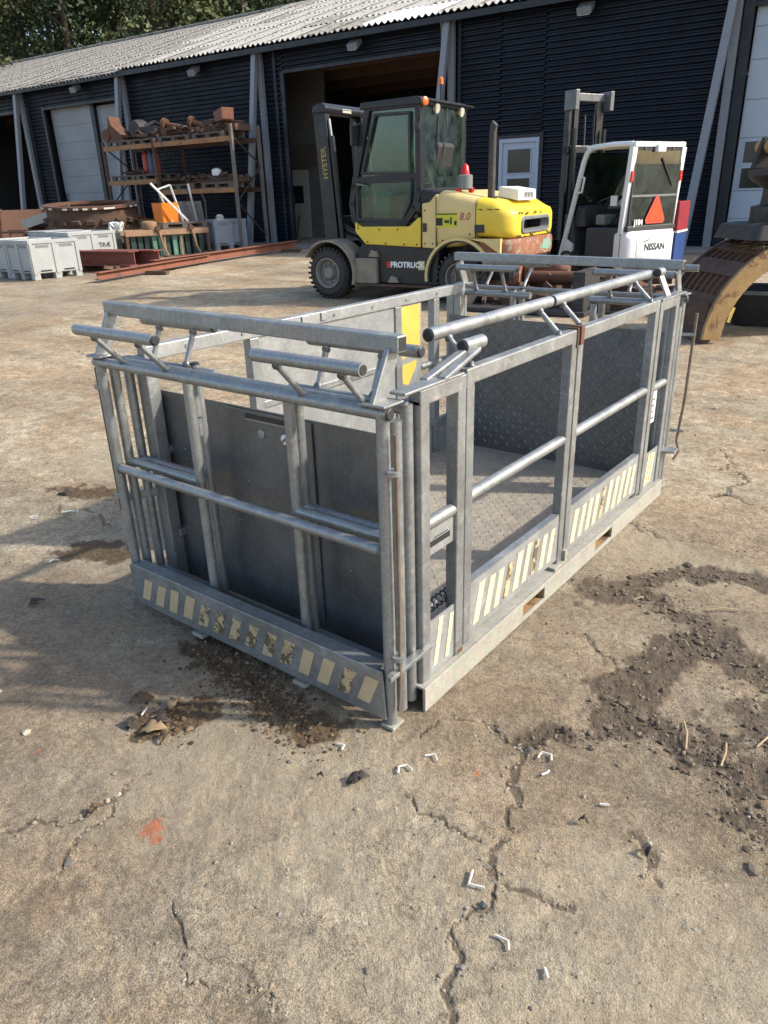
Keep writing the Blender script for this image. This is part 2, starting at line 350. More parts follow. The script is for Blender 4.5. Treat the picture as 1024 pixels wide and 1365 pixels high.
    at = ns.new('ShaderNodeVertexColor'); at.layer_name = 'soil'; sp = ns.new('ShaderNodeSeparateColor'); ls.new(at.outputs[0], sp.inputs[0])
    wv = ns.new('ShaderNodeVertexColor'); wv.layer_name = 'wear'; wsp = ns.new('ShaderNodeSeparateColor'); ls.new(wv.outputs[0], wsp.inputs[0])
    mudc = ramp(ns, ls, fine.outputs[0], [(0.3, (0.062, 0.046, 0.032)), (0.7, (0.16, 0.118, 0.08))]).outputs[0]
    mulc = ramp(ns, ls, fine.outputs[0], [(0.35, (0.045, 0.026, 0.014)), (0.7, (0.17, 0.11, 0.055))]).outputs[0]
    def soft(ch, lo, hi):
        a = ns.new('ShaderNodeMath'); a.operation = 'MULTIPLY_ADD'; ls.new(fine.outputs[0], a.inputs[0]); a.inputs[1].default_value = 0.7; ls.new(ch, a.inputs[2])
        return ramp(ns, ls, a.outputs[0], [(lo, 0.0), (hi, 1.0)]).outputs[0]
    fm = mix(ns, ls, 1.0, wsp.outputs[0], (0.45, 0.45, 0.45), 'MULTIPLY')
    c = mix(ns, ls, fm, c, (0.20, 0.165, 0.125))
    c = mix(ns, ls, mix(ns, ls, 1.0, soft(at.outputs[1], 0.3, 1.0), (0.65, 0.65, 0.65), 'MULTIPLY'), c, (0.42, 0.355, 0.25))
    mm = mix(ns, ls, 1.0, soft(sp.outputs[0], 0.45, 1.2), (0.88, 0.88, 0.88), 'MULTIPLY'); c = mix(ns, ls, mm, c, mudc)
    sm = mix(ns, ls, 1.0, soft(sp.outputs[1], 0.6, 1.3), (0.75, 0.75, 0.75), 'MULTIPLY'); c = mix(ns, ls, sm, c, mudc)
    ml = mix(ns, ls, 1.0, soft(sp.outputs[2], 0.55, 1.2), (0.85, 0.85, 0.85), 'MULTIPLY'); c = mix(ns, ls, ml, c, mulc)
    om = mix(ns, ls, 1.0, soft(wv.outputs[1], 0.45, 1.4), (0.8, 0.8, 0.8), 'MULTIPLY'); c = mix(ns, ls, om, c, (0.52, 0.17, 0.085))
    # hairline cracks of the old concrete under the dust
    cr = ns.new('ShaderNodeTexVoronoi'); cr.feature = 'DISTANCE_TO_EDGE'; cr.inputs['Scale'].default_value = 0.75
    wv2 = noise(ns, ls, v, 3, 6, 0.6); va = ns.new('ShaderNodeVectorMath'); va.operation = 'MULTIPLY_ADD'
    ls.new(wv2.outputs['Color'], va.inputs[0]); va.inputs[1].default_value = (0.6, 0.6, 0); ls.new(v, va.inputs[2]); ls.new(va.outputs[0], cr.inputs['Vector'])
    ck = ramp(ns, ls, cr.outputs[0], [(0.0, 0.75), (0.006, 0.0)]); ckm = ramp(ns, ls, big.outputs[0], [(0.5, 0.0), (0.6, 0.8)])
    ckf = mix(ns, ls, 1.0, ck.outputs[0], ckm.outputs[0], 'MULTIPLY'); c = mix(ns, ls, ckf, c, (0.07, 0.055, 0.04))
    ls.new(c, p.inputs['Base Color']); p.inputs['Specular IOR Level'].default_value = 0.25
    rr_ = ramp(ns, ls, sp.outputs[0], [(0.0, 0.93), (1.0, 0.75)]); ls.new(rr_.outputs[0], p.inputs['Roughness'])
    hb = ns.new('ShaderNodeMath'); hb.operation = 'ADD'; ls.new(fine.outputs[0], hb.inputs[0]); ls.new(grit.outputs[0], hb.inputs[1])
    b1 = bump(ns, ls, p, hb.outputs[0], 0.7, 0.014); b2 = bump(ns, ls, p, n14.outputs[0], 0.6, 0.02, b1); bump(ns, ls, p, mid.outputs[0], 0.5, 0.03, b2)
    o = link_mesh('ground', me, m); tag(o, kind='structure')
    o['label'] = 'packed brown dirt and worn concrete of the yard'
build_ground()
# ------------------------------------------------------------------ the galvanised work platform (near corner of its outer end frame = origin)
cage = thing('work_platform', 'galvanised steel work platform cage with tube rails and striped kick plates on dirt', 'work platform')
WX = -1.208; YF = 2.32; ZR = 0.949; ZM = 0.571; RT = 0.0175
def T(name, p0, p1, r=RT, mat=None, parent=None, n=14, caps=(), weld=()):
    o = obj(name, MB().tube([p0, p1], r, n), mat or GALV, parent or cage, smooth=True)
    p0 = np.asarray(p0, float); p1 = np.asarray(p1, float); d = nrm(p1-p0)
    for c in caps:
        q = p0 if c == 0 else p1; s = -1 if c == 0 else 1
        obj('end_cap', MB().lathe([(-0.012, r*0.8), (0.004, r*0.9), (0.007, r*0.7)], q, d*s, 12), BLACKP, o, smooth=True)
    for c in weld:
        q = p0 if c == 0 else p1; s = 1 if c == 0 else -1; off = .012 if name == 'strut' else RT
        obj('weld_bead', MB().lathe([(off-.006, r+.004), (off, r+.0045), (off+.006, r+.0005)], q, d*s, 10), GALVD, o, smooth=True)
    return o
def SQ(name, p0, p1, w, h=None, mat=None, parent=None, up=(0, 0, 1), bev=0.004):
    return obj(name, MB().bar(p0, p1, w, h or w, up), mat or GALV, parent or cage, bevel=bev)
def stripes(parent, org, u, v, n, a0, a1, w, h, zoff, lean, torn=(), nvec=(0, -1, 0)):
    org, u, v, nv = (np.asarray(a, float) for a in (org, u, v, nvec))
    for k in range(n):
        a = a0+(a1-a0)*k/(max(1, n-1))+random.uniform(-.002, .002); b = zoff+random.uniform(-.004, .004); ww = w*random.uniform(.9, 1.08); hh = h*random.uniform(.93, 1.04); ln = lean*random.uniform(.85, 1.15)
        poly = [(a, b), (a+ww, b), (a+ww+ln, b+hh), (a+ln, b+hh)]
        if k in torn: poly = [(a, b), (a+ww, b+.004), (a+ww+ln*.5, b+hh*.45), (a+ww*.75+ln*.6, b+hh*.5), (a+ww+ln, b+hh*.97), (a+ln, b+hh)]
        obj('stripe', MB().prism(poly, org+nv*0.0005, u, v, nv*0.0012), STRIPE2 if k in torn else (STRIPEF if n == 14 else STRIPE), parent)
def tread(name, org, u, v, nv, la, lb, parent, mat, pitch=0.036, hgt=0.0045, L=0.0175, wd=0.0062):
    org, u, v, nv = (np.asarray(a, float) for a in (org, u, v, nv)); mb = MB()
    na, nb = int(la/pitch), int(lb/pitch)
    for i in range(na):
        for j in range(nb):
            c = org+u*(i+.5)*la/na+v*(j+.5)*lb/nb; s = 1 if (i+j) % 2 else -1
            d = nrm(u+v*s); e = np.cross(nv, d)
            for q in (0,):
                vs = [c-d*L, c+e*wd, c+d*L, c-e*wd, c-d*L*.45+nv*hgt, c+d*L*.45+nv*hgt]
                mb.add(vs, [(0, 3, 4), (0, 4, 1), (1, 4, 5), (3, 5, 4), (1, 5, 2), (2, 5, 3)])
    o = obj(name, mb, mat, parent); tag(o, kind='stuff'); return o
def end_frames(y0, s, near):
    Y = lambda d: y0+s*d
    # outer frame with kick plate
    for x in (WX, 0.0):
        T('corner_post', (x, Y(0), 0.012 if x > -.5 else .06), (x, Y(0), ZR+0.01))
        if x > -.5: obj('foot_plate', MB().box(x-.022, x+.024, Y(0)-.024, Y(0)+.03, 0.002, 0.012), DIRTY, cage, bevel=.002)
    T('top_rail', (WX-.02, Y(0), ZR), (0.02, Y(0), ZR), caps=(0, 1)); T('mid_rail', (WX, Y(0), ZM), (0, Y(0), ZM), 0.0165, weld=(0, 1))
    kp = obj('kick_plate', MB().prism([(0, 0), (-.02, .05), (-.024, .157), (0, .164), (1.18, .164), (1.19, 0)], (WX+.018, Y(-.024)-.004, .034), (1, 0, 0), (0, 0, 1), (0, .008, 0)), GALV, cage, bevel=.002)
    obj('flange', MB().box(WX+.02, -.03, min(Y(-.02), Y(.02)), max(Y(-.02), Y(.02)), .193, .1985), GALV, kp)
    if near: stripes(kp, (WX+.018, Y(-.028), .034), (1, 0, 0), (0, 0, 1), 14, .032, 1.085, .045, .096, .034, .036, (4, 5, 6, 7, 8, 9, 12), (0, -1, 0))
    # second and third frame with three bays
    for d, xm1, xm2 in ((.05, -.815, -.372), (.105, -.838, -.392)):
        for x in (WX-.004, -.004 if d > .08 else .0): T('inner_post', (x, Y(d), .03), (x, Y(d), ZR-(0.0 if d > .08 else .03)), .0172)
        for x in (xm1, xm2): T('inner_post', (x, Y(d), .10), (x, Y(d), ZR+(.012 if x < -.6 else -.03)), .0168, caps=(1,) if x < -.6 else ())
        for xa, xb in ((WX, xm1), (xm2, 0)): T('mid_rail', (xa, Y(d), ZM+.012-(d-.05)*.2), (xb, Y(d), ZM+.012-(d-.05)*.2), .0165)
        for xa, xb in ((WX, xm1), (xm2, 0)): SQ('bottom_rail', (xa, Y(d), .135-(d-.05)*.3), (xb, Y(d), .135-(d-.05)*.3), .03, .035)
        if d > .08:
            for xa, xb in ((WX, xm1+.1), (xm2-.02, 0)): T('top_rail', (xa, Y(d), ZR-.012), (xb, Y(d), ZR-.012), .0175)
        else: T('upper_rod', (WX, Y(d-.022), ZR+.012), (-.02, Y(d-.022), ZR+.012), .009)
    T('hinge_pin', (-.822, Y(.078), .80), (-.822, Y(.078), .865), .013); T('hinge_pin', (-.822, Y(.078), .735), (-.822, Y(.078), .79), .011)
    # leaning rails on struts, two outward and two inward
    for xa, xb, sx in ((-1.142, -.741, (-1.065, -.837)), (-.332, .027, (-.262, -.046))):
        t = T('leaning_rail', (xa, Y(-.1), 1.078), (xb, Y(-.1), 1.078), .0168, caps=(0,) if xb > -.5 else (0, 1))
        if xb > -.5: obj('open_end', MB().lathe([(-.001, .0125), (.0015, .0125)], (xb, Y(-.1), 1.078), (1, 0, 0), 12), BLACKP, t)
        for x in sx: T('strut', (x, Y(0), ZR+.012), (x, Y(-.095), 1.064), .0088, n=10, weld=(0, 1))
    for xa, xb, sx in ((-1.153, -.79, (-1.06, -.885)), (-.377, .003, (-.31, -.113))):
        T('leaning_rail', (xa, Y(.16), 1.072), (xb, Y(.16), 1.072), .0165, caps=(0, 1))
        for x in sx: T('strut', (x, Y(.105), ZR-.002), (x, Y(.155), 1.06), .0088, n=10, weld=(0, 1))
    # square hand bar on two flat legs
    b = SQ('hand_bar', (WX-.01, Y(.072), 1.12), (.012, Y(.072), 1.107), .039, .042)
    for x, dx in ((WX-.01, -1), (.012, 1)): obj('open_end', MB().box(x-.001, x+.001, Y(.072)-.015, Y(.072)+.015, 1.091 if dx > 0 else 1.104, 1.123 if dx > 0 else 1.136), BLACKP, b)
    for x in (WX+.012, -.018): SQ('bar_leg', (x, Y(0), ZR+.012), (x, Y(.07), 1.088 if x > -.6 else 1.1), .05, .014, up=(1, 0, 0))
    obj('corner_bracket', MB().box(-.055, .03, min(Y(-.03), Y(.05)), max(Y(-.03), Y(.05)), ZR+.02, ZR+.027), GALV, cage, bevel=.002)
    obj('corner_bracket', MB().box(WX-.03, WX+.045, min(Y(-.03), Y(.05)), max(Y(-.03), Y(.05)), ZR+.02, ZR+.027), GALV, cage, bevel=.002)
    # end plate
    ys = Y(.18)
    mb = MB().box(WX+.02, -.012, min(ys, ys+s*.004), max(ys, ys+s*.004), .06, .822)
    ep = obj('end_plate', mb, GALVD, cage)
    tread('tread_bars', (WX+.03, ys+s*.004, .12), (1, 0, 0), (0, 0, 1), (0, s, 0), -WX-.05, .69, ep, TREADM)
    if near:
        cp = obj('centre_plate', MB().box(-.795, -.41, ys-.008, ys-.003, .12, .815), GALVD, ep, bevel=.001)
        for x, m_ in ((-.63, GALV), (-.525, WHITEM), (-.455, GALV)): obj('plate_hole', MB().lathe([(0, .017), (.004, .016), (.0055, .012)], (x, ys-.008, .745), (0, -1, 0), 16), m_, cp, smooth=True)  # white middle disc paints the brightness seen through that hole
        obj('hole_pin', MB().bar((-.537, ys-.0145, .735), (-.513, ys-.0145, .752), .004, .006), GALVD, cp)
        obj('slot', MB().box(-.70, -.48, ys-.0095, ys-.0085, .79, .806), BLACKP, cp); obj('slot_edge', MB().box(-.70, -.475, ys-.0105, ys-.0088, .785, .7895), GALVL, cp)
        obj('plate_mark', MB().box(-.79, -.786, ys-.0095, ys-.0085, .36, .41), GALV, cp); obj('plate_mark', MB().box(-.79, -.765, ys-.0095, ys-.0085, .41, .413), GALV, cp)
        for k in range(9): obj('drip', MB().lathe([(0, .004), (.002, .003)], (random.uniform(-1.1, -.1), ys-.0088, random.uniform(.2, .75)), (0, -1, 0), 6), GALV, ep)
    for x in (WX+.02, -.02): SQ('square_post', (x, Y(.155), .05), (x, Y(.155), ZR), .045)
    # locking rod on the corner
    mb = MB()
    if near:
        rod = obj('locking_rod', mb.tube([(.036, .004, .90), (.036, .004, .36), (.033, .0, .12), (.03, -.004, .07)], .0058, 8), RODRUST, cage, smooth=True)
        for z in (.80, .25):
            obj('rod_eye', MB().lathe([(-.006, .021), (.006, .021)], (.030, .002, z), (0, 0, 1), 14), GALV, rod, smooth=True)
        obj('corner_strap', MB().prism([(0, -.04), (.02, -.045), (.02, .16), (-.006, .16), (-.006, .0)], (.018, .0, .192), (1, 0, 0), (0, 1, 0), (0, 0, .014)), GALV, cage, bevel=.002)
        for z in (.86, .46): obj('latch', MB().box(WX-.045, WX-.015, -.012, .012, z-.008, z+.008), GALV, cage, bevel=.002)
        SQ('latch_bar', (WX-.03, .03, .44), (WX+.02, .14, .44), .016, .03)
        SQ('latch_strip', (WX-.026, .0, .40), (WX-.026, .0, .93), .006, .02, GALVD)
    else:
        rod = obj('locking_rod', mb.tube([(.062, YF+.05, .88), (.06, YF+.045, .45), (.05, YF+.035, .25), (.075, YF+.01, .20), (.062, YF-.02, .165)], .0075, 8), RODRUST, cage, smooth=True)
        for z in (.78, .30): obj('rod_eye', MB().bar((.0, YF+.02, z), (.07, YF+.048, z), .02, .012), GALV, rod)
        obj('corner_strap', MB().prism([(-.01, -.10), (.07, -.06), (.07, .0), (-.01, .0)], (.01, YF-.02, .215), (1, 0, 0), (0, 1, 0), (0, 0, .012)), GALV, cage, bevel=.002)
end_frames(0.0, 1, True); end_frames(YF, -1, False)
# floor and base
fl = obj('floor_plate', MB().box(WX+.03, -.02, .186, YF-.186, .09, .097), FLOORM, cage)
tread('tread_bars', (WX+.04, .195, .097), (1, 0, 0), (0, 1, 0), (0, 0, 1), -WX-.07, YF-.40, fl, FLOORM, .036, .0024)
def base_rail(x0, x1, name):
    mb = MB(); P1 = (.727, .897); P2 = (1.373, 1.555); z0, z1, h = .018, .066, .083
    for a, b in ((.105, P1[0]), (P1[1], P2[0]), (P2[1], 2.205)): mb.box(x0, x1, a, b, 0.0, h)
    for a, b in (P1, P2): mb.box(x0, x1, a, b, 0.0, z0); mb.box(x0, x1, a, b, z1, h)
    return obj(name, mb, DIRTY, cage, bevel=.002)
base_rail(.038, .048, 'base_rail'); base_rail(WX-.02, WX-.01, 'base_rail')
obj('base_ledge', MB().box(-.03, .0375, .108, 2.2, .074, .082), DIRTY, cage)
for a, b in ((.727, .897), (1.373, 1.555)):
    mb = MB(); x0, x1 = WX-.009, .037
    mb.box(x0, x1, a-.006, a, .012, .072); mb.box(x0, x1, b, b+.006, .012, .072); mb.box(x0, x1, a, b, .012, .0175); mb.box(x0, x1, a, b, .0665, .072)
    obj('fork_pocket', mb, RUSTG, cage)
for y in (.2, 1.13, 2.1): SQ('cross_member', (WX, y, .045), (.035, y, .045), .05, .07, DIRTY)
obj('side_clip', MB().prism([(0, 0), (.11, 0), (.11, .055), (.085, .055), (.085, .012), (0, .012)], (.0385, 1.0, .083), (0, 1, 0), (0, 0, 1), (-.06, 0, 0)), DIRTY, cage)
for px, py in ((270, 848), (405, 913)):
    g = G(px, py); obj('support_foot', MB().box(g[0]-.03, g[0]+.025, g[1]-.02, g[1]+.16, .003, .017), DIRTY, cage, bevel=.002)
# right hand side: short portal, two hinged panels, short portal
XS = .008
def side_panel(y0, y1, n, zk0=.112, zk1=.302, mid=True, torn=()):
    for y in (y0+.022, y1-.022): SQ('panel_post', (XS, y, .095), (XS, y, ZR+.022), .036, .042)
    SQ('panel_top_rail', (XS, y0+.0005, ZR+.021), (XS, y1-.0005, ZR+.021), .0365, .046)
    if mid: T('panel_mid_rail', (XS, y0+.03, .60), (XS, y1-.03, .60), .0185)
    kp = obj('kick_plate', MB().box(XS+.008, XS+.013, y0+.02, y1-.02, zk0, zk1), GALVL, cage)
    obj('flange', MB().box(XS-.012, XS+.0135, y0+.044, y1-.044, zk1, zk1+.005), GALV, kp)
    L = y1-y0
    stripes(kp, (XS+.013, y0, zk0), (0, 1, 0), (0, 0, 1), n, .065, L-.135, .036, .135, .026, .036, torn, (1, 0, 0))
side_panel(.352, 1.085, 9, torn=(3, 6)); side_panel(1.094, 1.93, 10, torn=(4,))
for y0, y1 in ((.125, .347), (1.938, 2.195)):
    for y in (y0+.02, y1-.022): SQ('portal_post', (XS, y, .083), (XS, y, ZR+.006), .04, .042)
    SQ('portal_top', (XS, y0-.001, ZR+.012), (XS, y1+.001, ZR+.012), .0405, .044)
    obj('top_plate', MB().box(XS-.024, XS+.026, y0-.075 if y0 < 1 else y0, y1-.02 if y0 < 1 else y1+.07, ZR+.0345, ZR+.043), GALV, cage, bevel=.003)
    T('portal_mid_rail', (XS, y0+.03, .588), (XS, y1-.03, .588), .0185)
    kp = obj('kick_plate', MB().box(XS+.008, XS+.013, y0+.03, y1-.03, .086, .272), GALVL, cage)
    stripes(kp, (XS+.013, y0, .086), (0, 1, 0), (0, 0, 1), 2 if y0 < 1 else 3, .06, .125, .022, .15, .02, .03, (), (1, 0, 0))
lp = obj('label_plate', MB().box(XS+.004, XS+.009, .168, .303, .49, .568), GALVL, cage)
obj('label_print', MB().box(XS+.0093, XS+.0098, .172, .282, .514, .532), INKM, lp)
obj('label_print', MB().box(XS+.0093, XS+.0098, .20, .27, .5365, .5395), INKM, lp)
lp = obj('label_plate', MB().box(XS+.004, XS+.009, 1.985, 2.055, .42, .57), WHITEM, cage)
for k in range(4): obj('label_print', MB().box(XS+.0093, XS+.0098, 1.995, 2.04-.006*(k % 2), .44+k*.03, .447+k*.03), INKM, lp)
hel = [(XS-.03+.017*math.cos(a*.7), .165+.0044*a*.7/1.2, .285+.017*math.sin(a*.7)) for a in range(0, 72)]
obj('coil_spring', MB().tube(hel, .003, 6), BLACKP, cage, smooth=True)
obj('spring_rod', MB().tube([(XS-.03, .13, .285), (XS-.03, .33, .285)], .006, 8), GALV, cage, smooth=True)
obj('panel_hinge', MB().box(XS-.0215, XS+.0225, 1.07, 1.083, ZR-.02, ZR+.05), RUSTD, cage, bevel=.003)
obj('panel_hinge', MB().box(XS-.0215, XS+.0245, 1.096, 1.125, ZR-.012, ZR+.053), RUST, cage, bevel=.003)
for y in (.325, 1.12): obj('hinge_foot', MB().box(XS-.015, XS+.021, y-.012, y+.02, .083, .1), RUST, cage, bevel=.002)
for ya, yb, sy in ((.31, 1.05, (.389, .951)), (1.07, 2.03, (1.129, 1.834))):
    T('leaning_rail', (-.075, ya, 1.084), (-.075, yb, 1.084), .0195, caps=(0, 1), n=18)
    for y in sy: T('strut', (.02, y, ZR+.042), (-.066, y, 1.072), .0088, n=10, weld=(0, 1))
T('leaning_rail', (-.012, .388, 1.046), (-.012, .49, 1.046), .0195, caps=(0,), n=18)
for dx in (0, .034): SQ('folding_arm', (.0+dx-.012, .195+dx, ZR+.04), (-.012+dx*.6, .40+dx, 1.036), .026, .014)
T('leaning_rail', (-.04, 2.04, 1.09), (-.04, 2.10, 1.09), .0195, caps=(0,), n=18)
for dx in (0, .03): SQ('folding_arm', (.012, 2.05+dx, ZR+.04), (-.035, 2.06+dx, 1.078), .018, .012)
# left hand side
XL = -1.145
SQ('side_top_rail', (XL, .12, ZR+.013), (XL, 2.2, ZR+.013), .042, .05, GALVL)
for y in (.14, .63, 1.585, 1.92, 2.17): SQ('side_post', (XL, y, .09), (XL, y, ZR-.012), .042, .05)
obj('side_sheet', MB().box(XL+.008, XL+.011, .655, 1.56, .15, ZR-.015), GALVL, cage)
obj('side_sheet', MB().box(XL+.008, XL+.011, 1.61, 1.79, .52, ZR-.015), GALVL, cage)
SQ('sheet_edge', (XL+.014, .655, .66), (XL+.014, 1.56, .66), .008, .03, GALV)
st = obj('yellow_sign', MB().prism([(0, .14), (.16, .17), (.165, .40), (0, .40)], (XL+.0112, 1.615, .53), (0, 1, 0), (0, 0, 1), (.001, 0, 0)), YELSTK, cage)
obj('yellow_sign', MB().prism([(0, 0.02), (.05, 0), (.12, .08), (.13, .12), (0, .11)], (XL+.0112, 1.615, .53), (0, 1, 0), (0, 0, 1), (.001, 0, 0)), YELSTK, cage)
T('side_mid_rail', (XL, 1.79, .60), (XL, 2.17, .60), .0185); T('side_mid_rail', (XL, .15, .60), (XL, .63, .60), .0185)
obj('kick_plate', MB().box(XL-.002, XL+.004, .15, 2.15, .09, .26), GALVL, cage)
SQ('kick_rail', (XL+.012, .15, .275), (XL+.012, 2.15, .275), .03, .03, GALV)
for y in (.9, 1.02): obj('rail_hook', MB().box(XL+.0215, XL+.028, y, y+.035, ZR-.0, ZR+.034), GALVL, cage, bevel=.002)
for k in range(7): obj('rail_bolt', MB().lathe([(0, .008), (.004, .007)], (XL+.021, .3+k*.27, ZR+.014), (1, 0, 0), 8), GALV, cage)
mb = MB()
MOSS = pm('moss', (0.10, 0.15, 0.03), (0.06, 0.09, 0.02), 40, 0.95, bmp=0.8)
for k in range(160):
    a, b = random.uniform(.55, 1.35), abs(random.gauss(0, .035)); x = XL+.02+b; r = random.uniform(.004, .012)
    mb.add([(x-r, a-r, .0965), (x+r, a-r, .0965), (x+r, a+r, .0965), (x-r, a+r, .0965), (x, a, .0965+r)], [(0, 1, 4), (1, 2, 4), (2, 3, 4), (3, 0, 4)])
tag(obj('moss', mb, MOSS, cage), kind='stuff')
# ------------------------------------------------------------------ the long shed behind the yard
NAVY = pm('navy_cladding', (0.0058, 0.0092, 0.0178), (0.0082, 0.0125, 0.0235), 0.8, 0.45, spec=0.2)
TRIM = pm('dark_trim', (0.008, 0.010, 0.015), None, 3, 0.5)
POSTM = galvanised('grey_steel_post', (0.20, 0.23, 0.27), (0.145, 0.17, 0.205), 0.7, 0.2, 0.5)
DOORM = pm('pale_door_panel', (0.25, 0.265, 0.28), (0.19, 0.205, 0.22), 0.9, 0.55, spot=(0.15, 0.15, 0.15), spot_amt=0.66)
DOORB = pm('white_door_panel', (0.40, 0.45, 0.50), (0.35, 0.40, 0.455), 0.7, 0.45)
FRAMEM = pm('pale_door_frame', (0.38, 0.43, 0.51), (0.34, 0.385, 0.46), 3, 0.45)
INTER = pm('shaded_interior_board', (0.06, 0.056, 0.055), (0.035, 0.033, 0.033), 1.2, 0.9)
CREAM = pm('cream_paint', (0.45, 0.42, 0.34), (0.36, 0.33, 0.26), 2, 0.6)
WOODB = pm('brown_timber', (0.13, 0.07, 0.04), (0.08, 0.045, 0.03), 4, 0.8)
def glass(name, tint, refl=1.0, rough=0.02):
    m = bpy.data.materials.new(name); m.use_nodes = True; nt = m.node_tree; ns, ls = nt.nodes, nt.links
    ns.remove(ns['Principled BSDF']); t = ns.new('ShaderNodeBsdfTransparent'); t.inputs[0].default_value = (*tint, 1)
    g = ns.new('ShaderNodeBsdfGlossy'); g.inputs['Roughness'].default_value = rough; fr = ns.new('ShaderNodeFresnel'); fr.inputs[0].default_value = 1.5
    d = ns.new('ShaderNodeBsdfDiffuse'); d.inputs[0].default_value = (0.20, 0.30, 0.26, 1)
    v = coord(ns); n = noise(ns, ls, v, 6, 6); dr = ramp(ns, ls, n.outputs[0], [(0.35, 0.03), (0.75, 0.20)])
    md = ns.new('ShaderNodeMixShader'); ls.new(dr.outputs[0], md.inputs[0]); ls.new(t.outputs[0], md.inputs[1]); ls.new(d.outputs[0], md.inputs[2])
    mx = ns.new('ShaderNodeMixShader'); ml = ns.new('ShaderNodeMath'); ml.operation = 'MULTIPLY'; ml.inputs[1].default_value = refl; ls.new(fr.outputs[0], ml.inputs[0])
    ls.new(ml.outputs[0], mx.inputs[0]); ls.new(md.outputs[0], mx.inputs[1]); ls.new(g.outputs[0], mx.inputs[2]); ls.new(mx.outputs[0], ns['Material Output'].inputs[0]); return m
CABG = glass('cab_glass', (0.60, 0.80, 0.72), 1.5); WING = pm('dark_window_glass', (0.012, 0.014, 0.016), (0.02, 0.022, 0.024), 1, 0.06)

shed = thing('machinery_shed', 'long dark navy corrugated shed with grey fibre cement roof behind the yard', 'building', (B0[0], B0[1], BZ), BANG)
EAVE = 4.93
def cladding(s0, s1, z0, z1, y=0.0):
    mb = MB(); p = 0.115; prof = []; z = z0
    while z < z1-0.02:
        for dz, dy in ((0, 0), (0.036, 0), (0.058, 0.046), (0.088, 0.046)):
            if z+dz < z1: prof.append((z+dz, y+dy))
        z += p
    prof.append((z1, y))
    vs = [(s, yy, zz) for zz, yy in prof for s in (s0, s1)]; mb.add(vs, [(2*i, 2*i+1, 2*i+3, 2*i+2) for i in range(len(prof)-1)])
    return link_mesh('cladding_sheet', mb.mesh('cladding_sheet'), NAVY, shed)
def bays(s0, s1, z0, z1, w=1.95):
    n = max(1, round((s1-s0)/w)); 
    for k in range(n): cladding(s0+(s1-s0)*k/n+.002, s0+(s1-s0)*(k+1)/n-.002, z0, z1, random.uniform(0, .004))
HEAD = 4.30
O1 = (-16.2, -10.9); SL = (-10.05, -6.15); O2 = (0.68, 5.62); RD = (12.30, 16.8)
bays(-28, O1[0], -.1, EAVE+.1, 3); bays(O1[1], SL[0], -.1, EAVE+.1); bays(SL[1], O2[0], -.1, EAVE+.1); bays(O2[1]+.1, 7.08, -.1, EAVE+.1); bays(8.14, RD[0]-.16, -.1, EAVE+.1)
bays(7.08, 8.14, 2.36, EAVE+.1); bays(O1[0], O1[1], HEAD, EAVE+.1); bays(SL[0], SL[1], HEAD-.02, EAVE+.1); bays(O2[0], O2[1]+.1, HEAD+.04, EAVE+.1); bays(RD[0]-.16, RD[1], HEAD+.02, EAVE+.1); bays(RD[1], 22, -.1, EAVE+.1, 3)
def trim(s0, s1, z0, z1, y0=-.03, y1=.06, name='corner_trim', m=None): return obj(name, MB().box(s0, s1, y0, y1, z0, z1), m or TRIM, shed)
for s in (O1[0], O1[1], SL[0], SL[1], O2[0], O2[1]): trim(s-.06, s+.06, -.1, HEAD+.02)
trim(RD[0]-.2, RD[0]-.02, -.1, HEAD+.1, -.05); trim(6.0, 6.08, -.1, EAVE, -.02, .03); trim(-.05+.42, .46, -.1, EAVE, -.015, .03)
for a, b, z in ((O1[0], O1[1], HEAD), (SL[0], SL[1], HEAD-.02), (O2[0], O2[1], HEAD+.04), (RD[0]-.16, RD[1], HEAD+.02)): trim(a+.06, b-.06, z-.06, z+.015, name='lintel_trim')
trim(7.02, 7.11, -.1, 2.42, -.03); trim(8.11, 8.2, -.1, 2.42, -.03); trim(7.11, 8.11, 2.33, 2.40, -.03, name='lintel_trim')
# rooms behind the openings: side walls, back wall, ceiling, floor
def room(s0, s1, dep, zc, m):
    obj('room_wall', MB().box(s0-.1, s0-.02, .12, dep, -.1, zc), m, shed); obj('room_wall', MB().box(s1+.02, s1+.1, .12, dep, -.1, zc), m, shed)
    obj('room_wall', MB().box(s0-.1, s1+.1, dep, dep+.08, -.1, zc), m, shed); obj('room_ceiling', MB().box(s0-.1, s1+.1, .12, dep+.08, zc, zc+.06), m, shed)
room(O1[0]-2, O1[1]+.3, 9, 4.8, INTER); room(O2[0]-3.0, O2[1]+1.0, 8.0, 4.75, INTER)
for k in range(4): obj('roof_beam', MB().box(O2[0]-2.5, O2[1]+.8, 1.2+k*1.7, 1.34+k*1.7, 4.42, 4.7), WOODB, shed)
for k in range(3): obj('roof_beam', MB().box(O1[0]-1.5, O1[1]+.2, 1.2+k*2.2, 1.34+k*2.2, 4.42, 4.7), WOODB, shed)
DI = 2.2
a, z = W(388, 322, DI); a2, zt = W(411, 226, DI); GBD = pm('grey_board', (.16, .15, .14), (.11, .10, .095), 2, .8)
obj('inner_wall', MB().box(a-1.6, a2+.75, DI, DI+.08, -.05, 4.7), GBD, shed)
dr = obj('inner_door', MB().box(a, a2, DI-.06, DI-.001, 0, zt), CREAM, shed); obj('door_window', MB().box(a+.06, a2-.2, DI-.072, DI-.061, 1.05, zt-.45), WING, dr); obj('door_frame', MB().box(a-.05, a2+.05, DI-.03, DI-.0015, zt+.002, zt+.06), WOODB, dr)
obj('inner_board', MB().box(a-.4, a2+.6, DI-.03, DI-.002, zt+.1, zt+.7), pm('brown_board', (.12, .085, .06), None, 2, .8), shed)
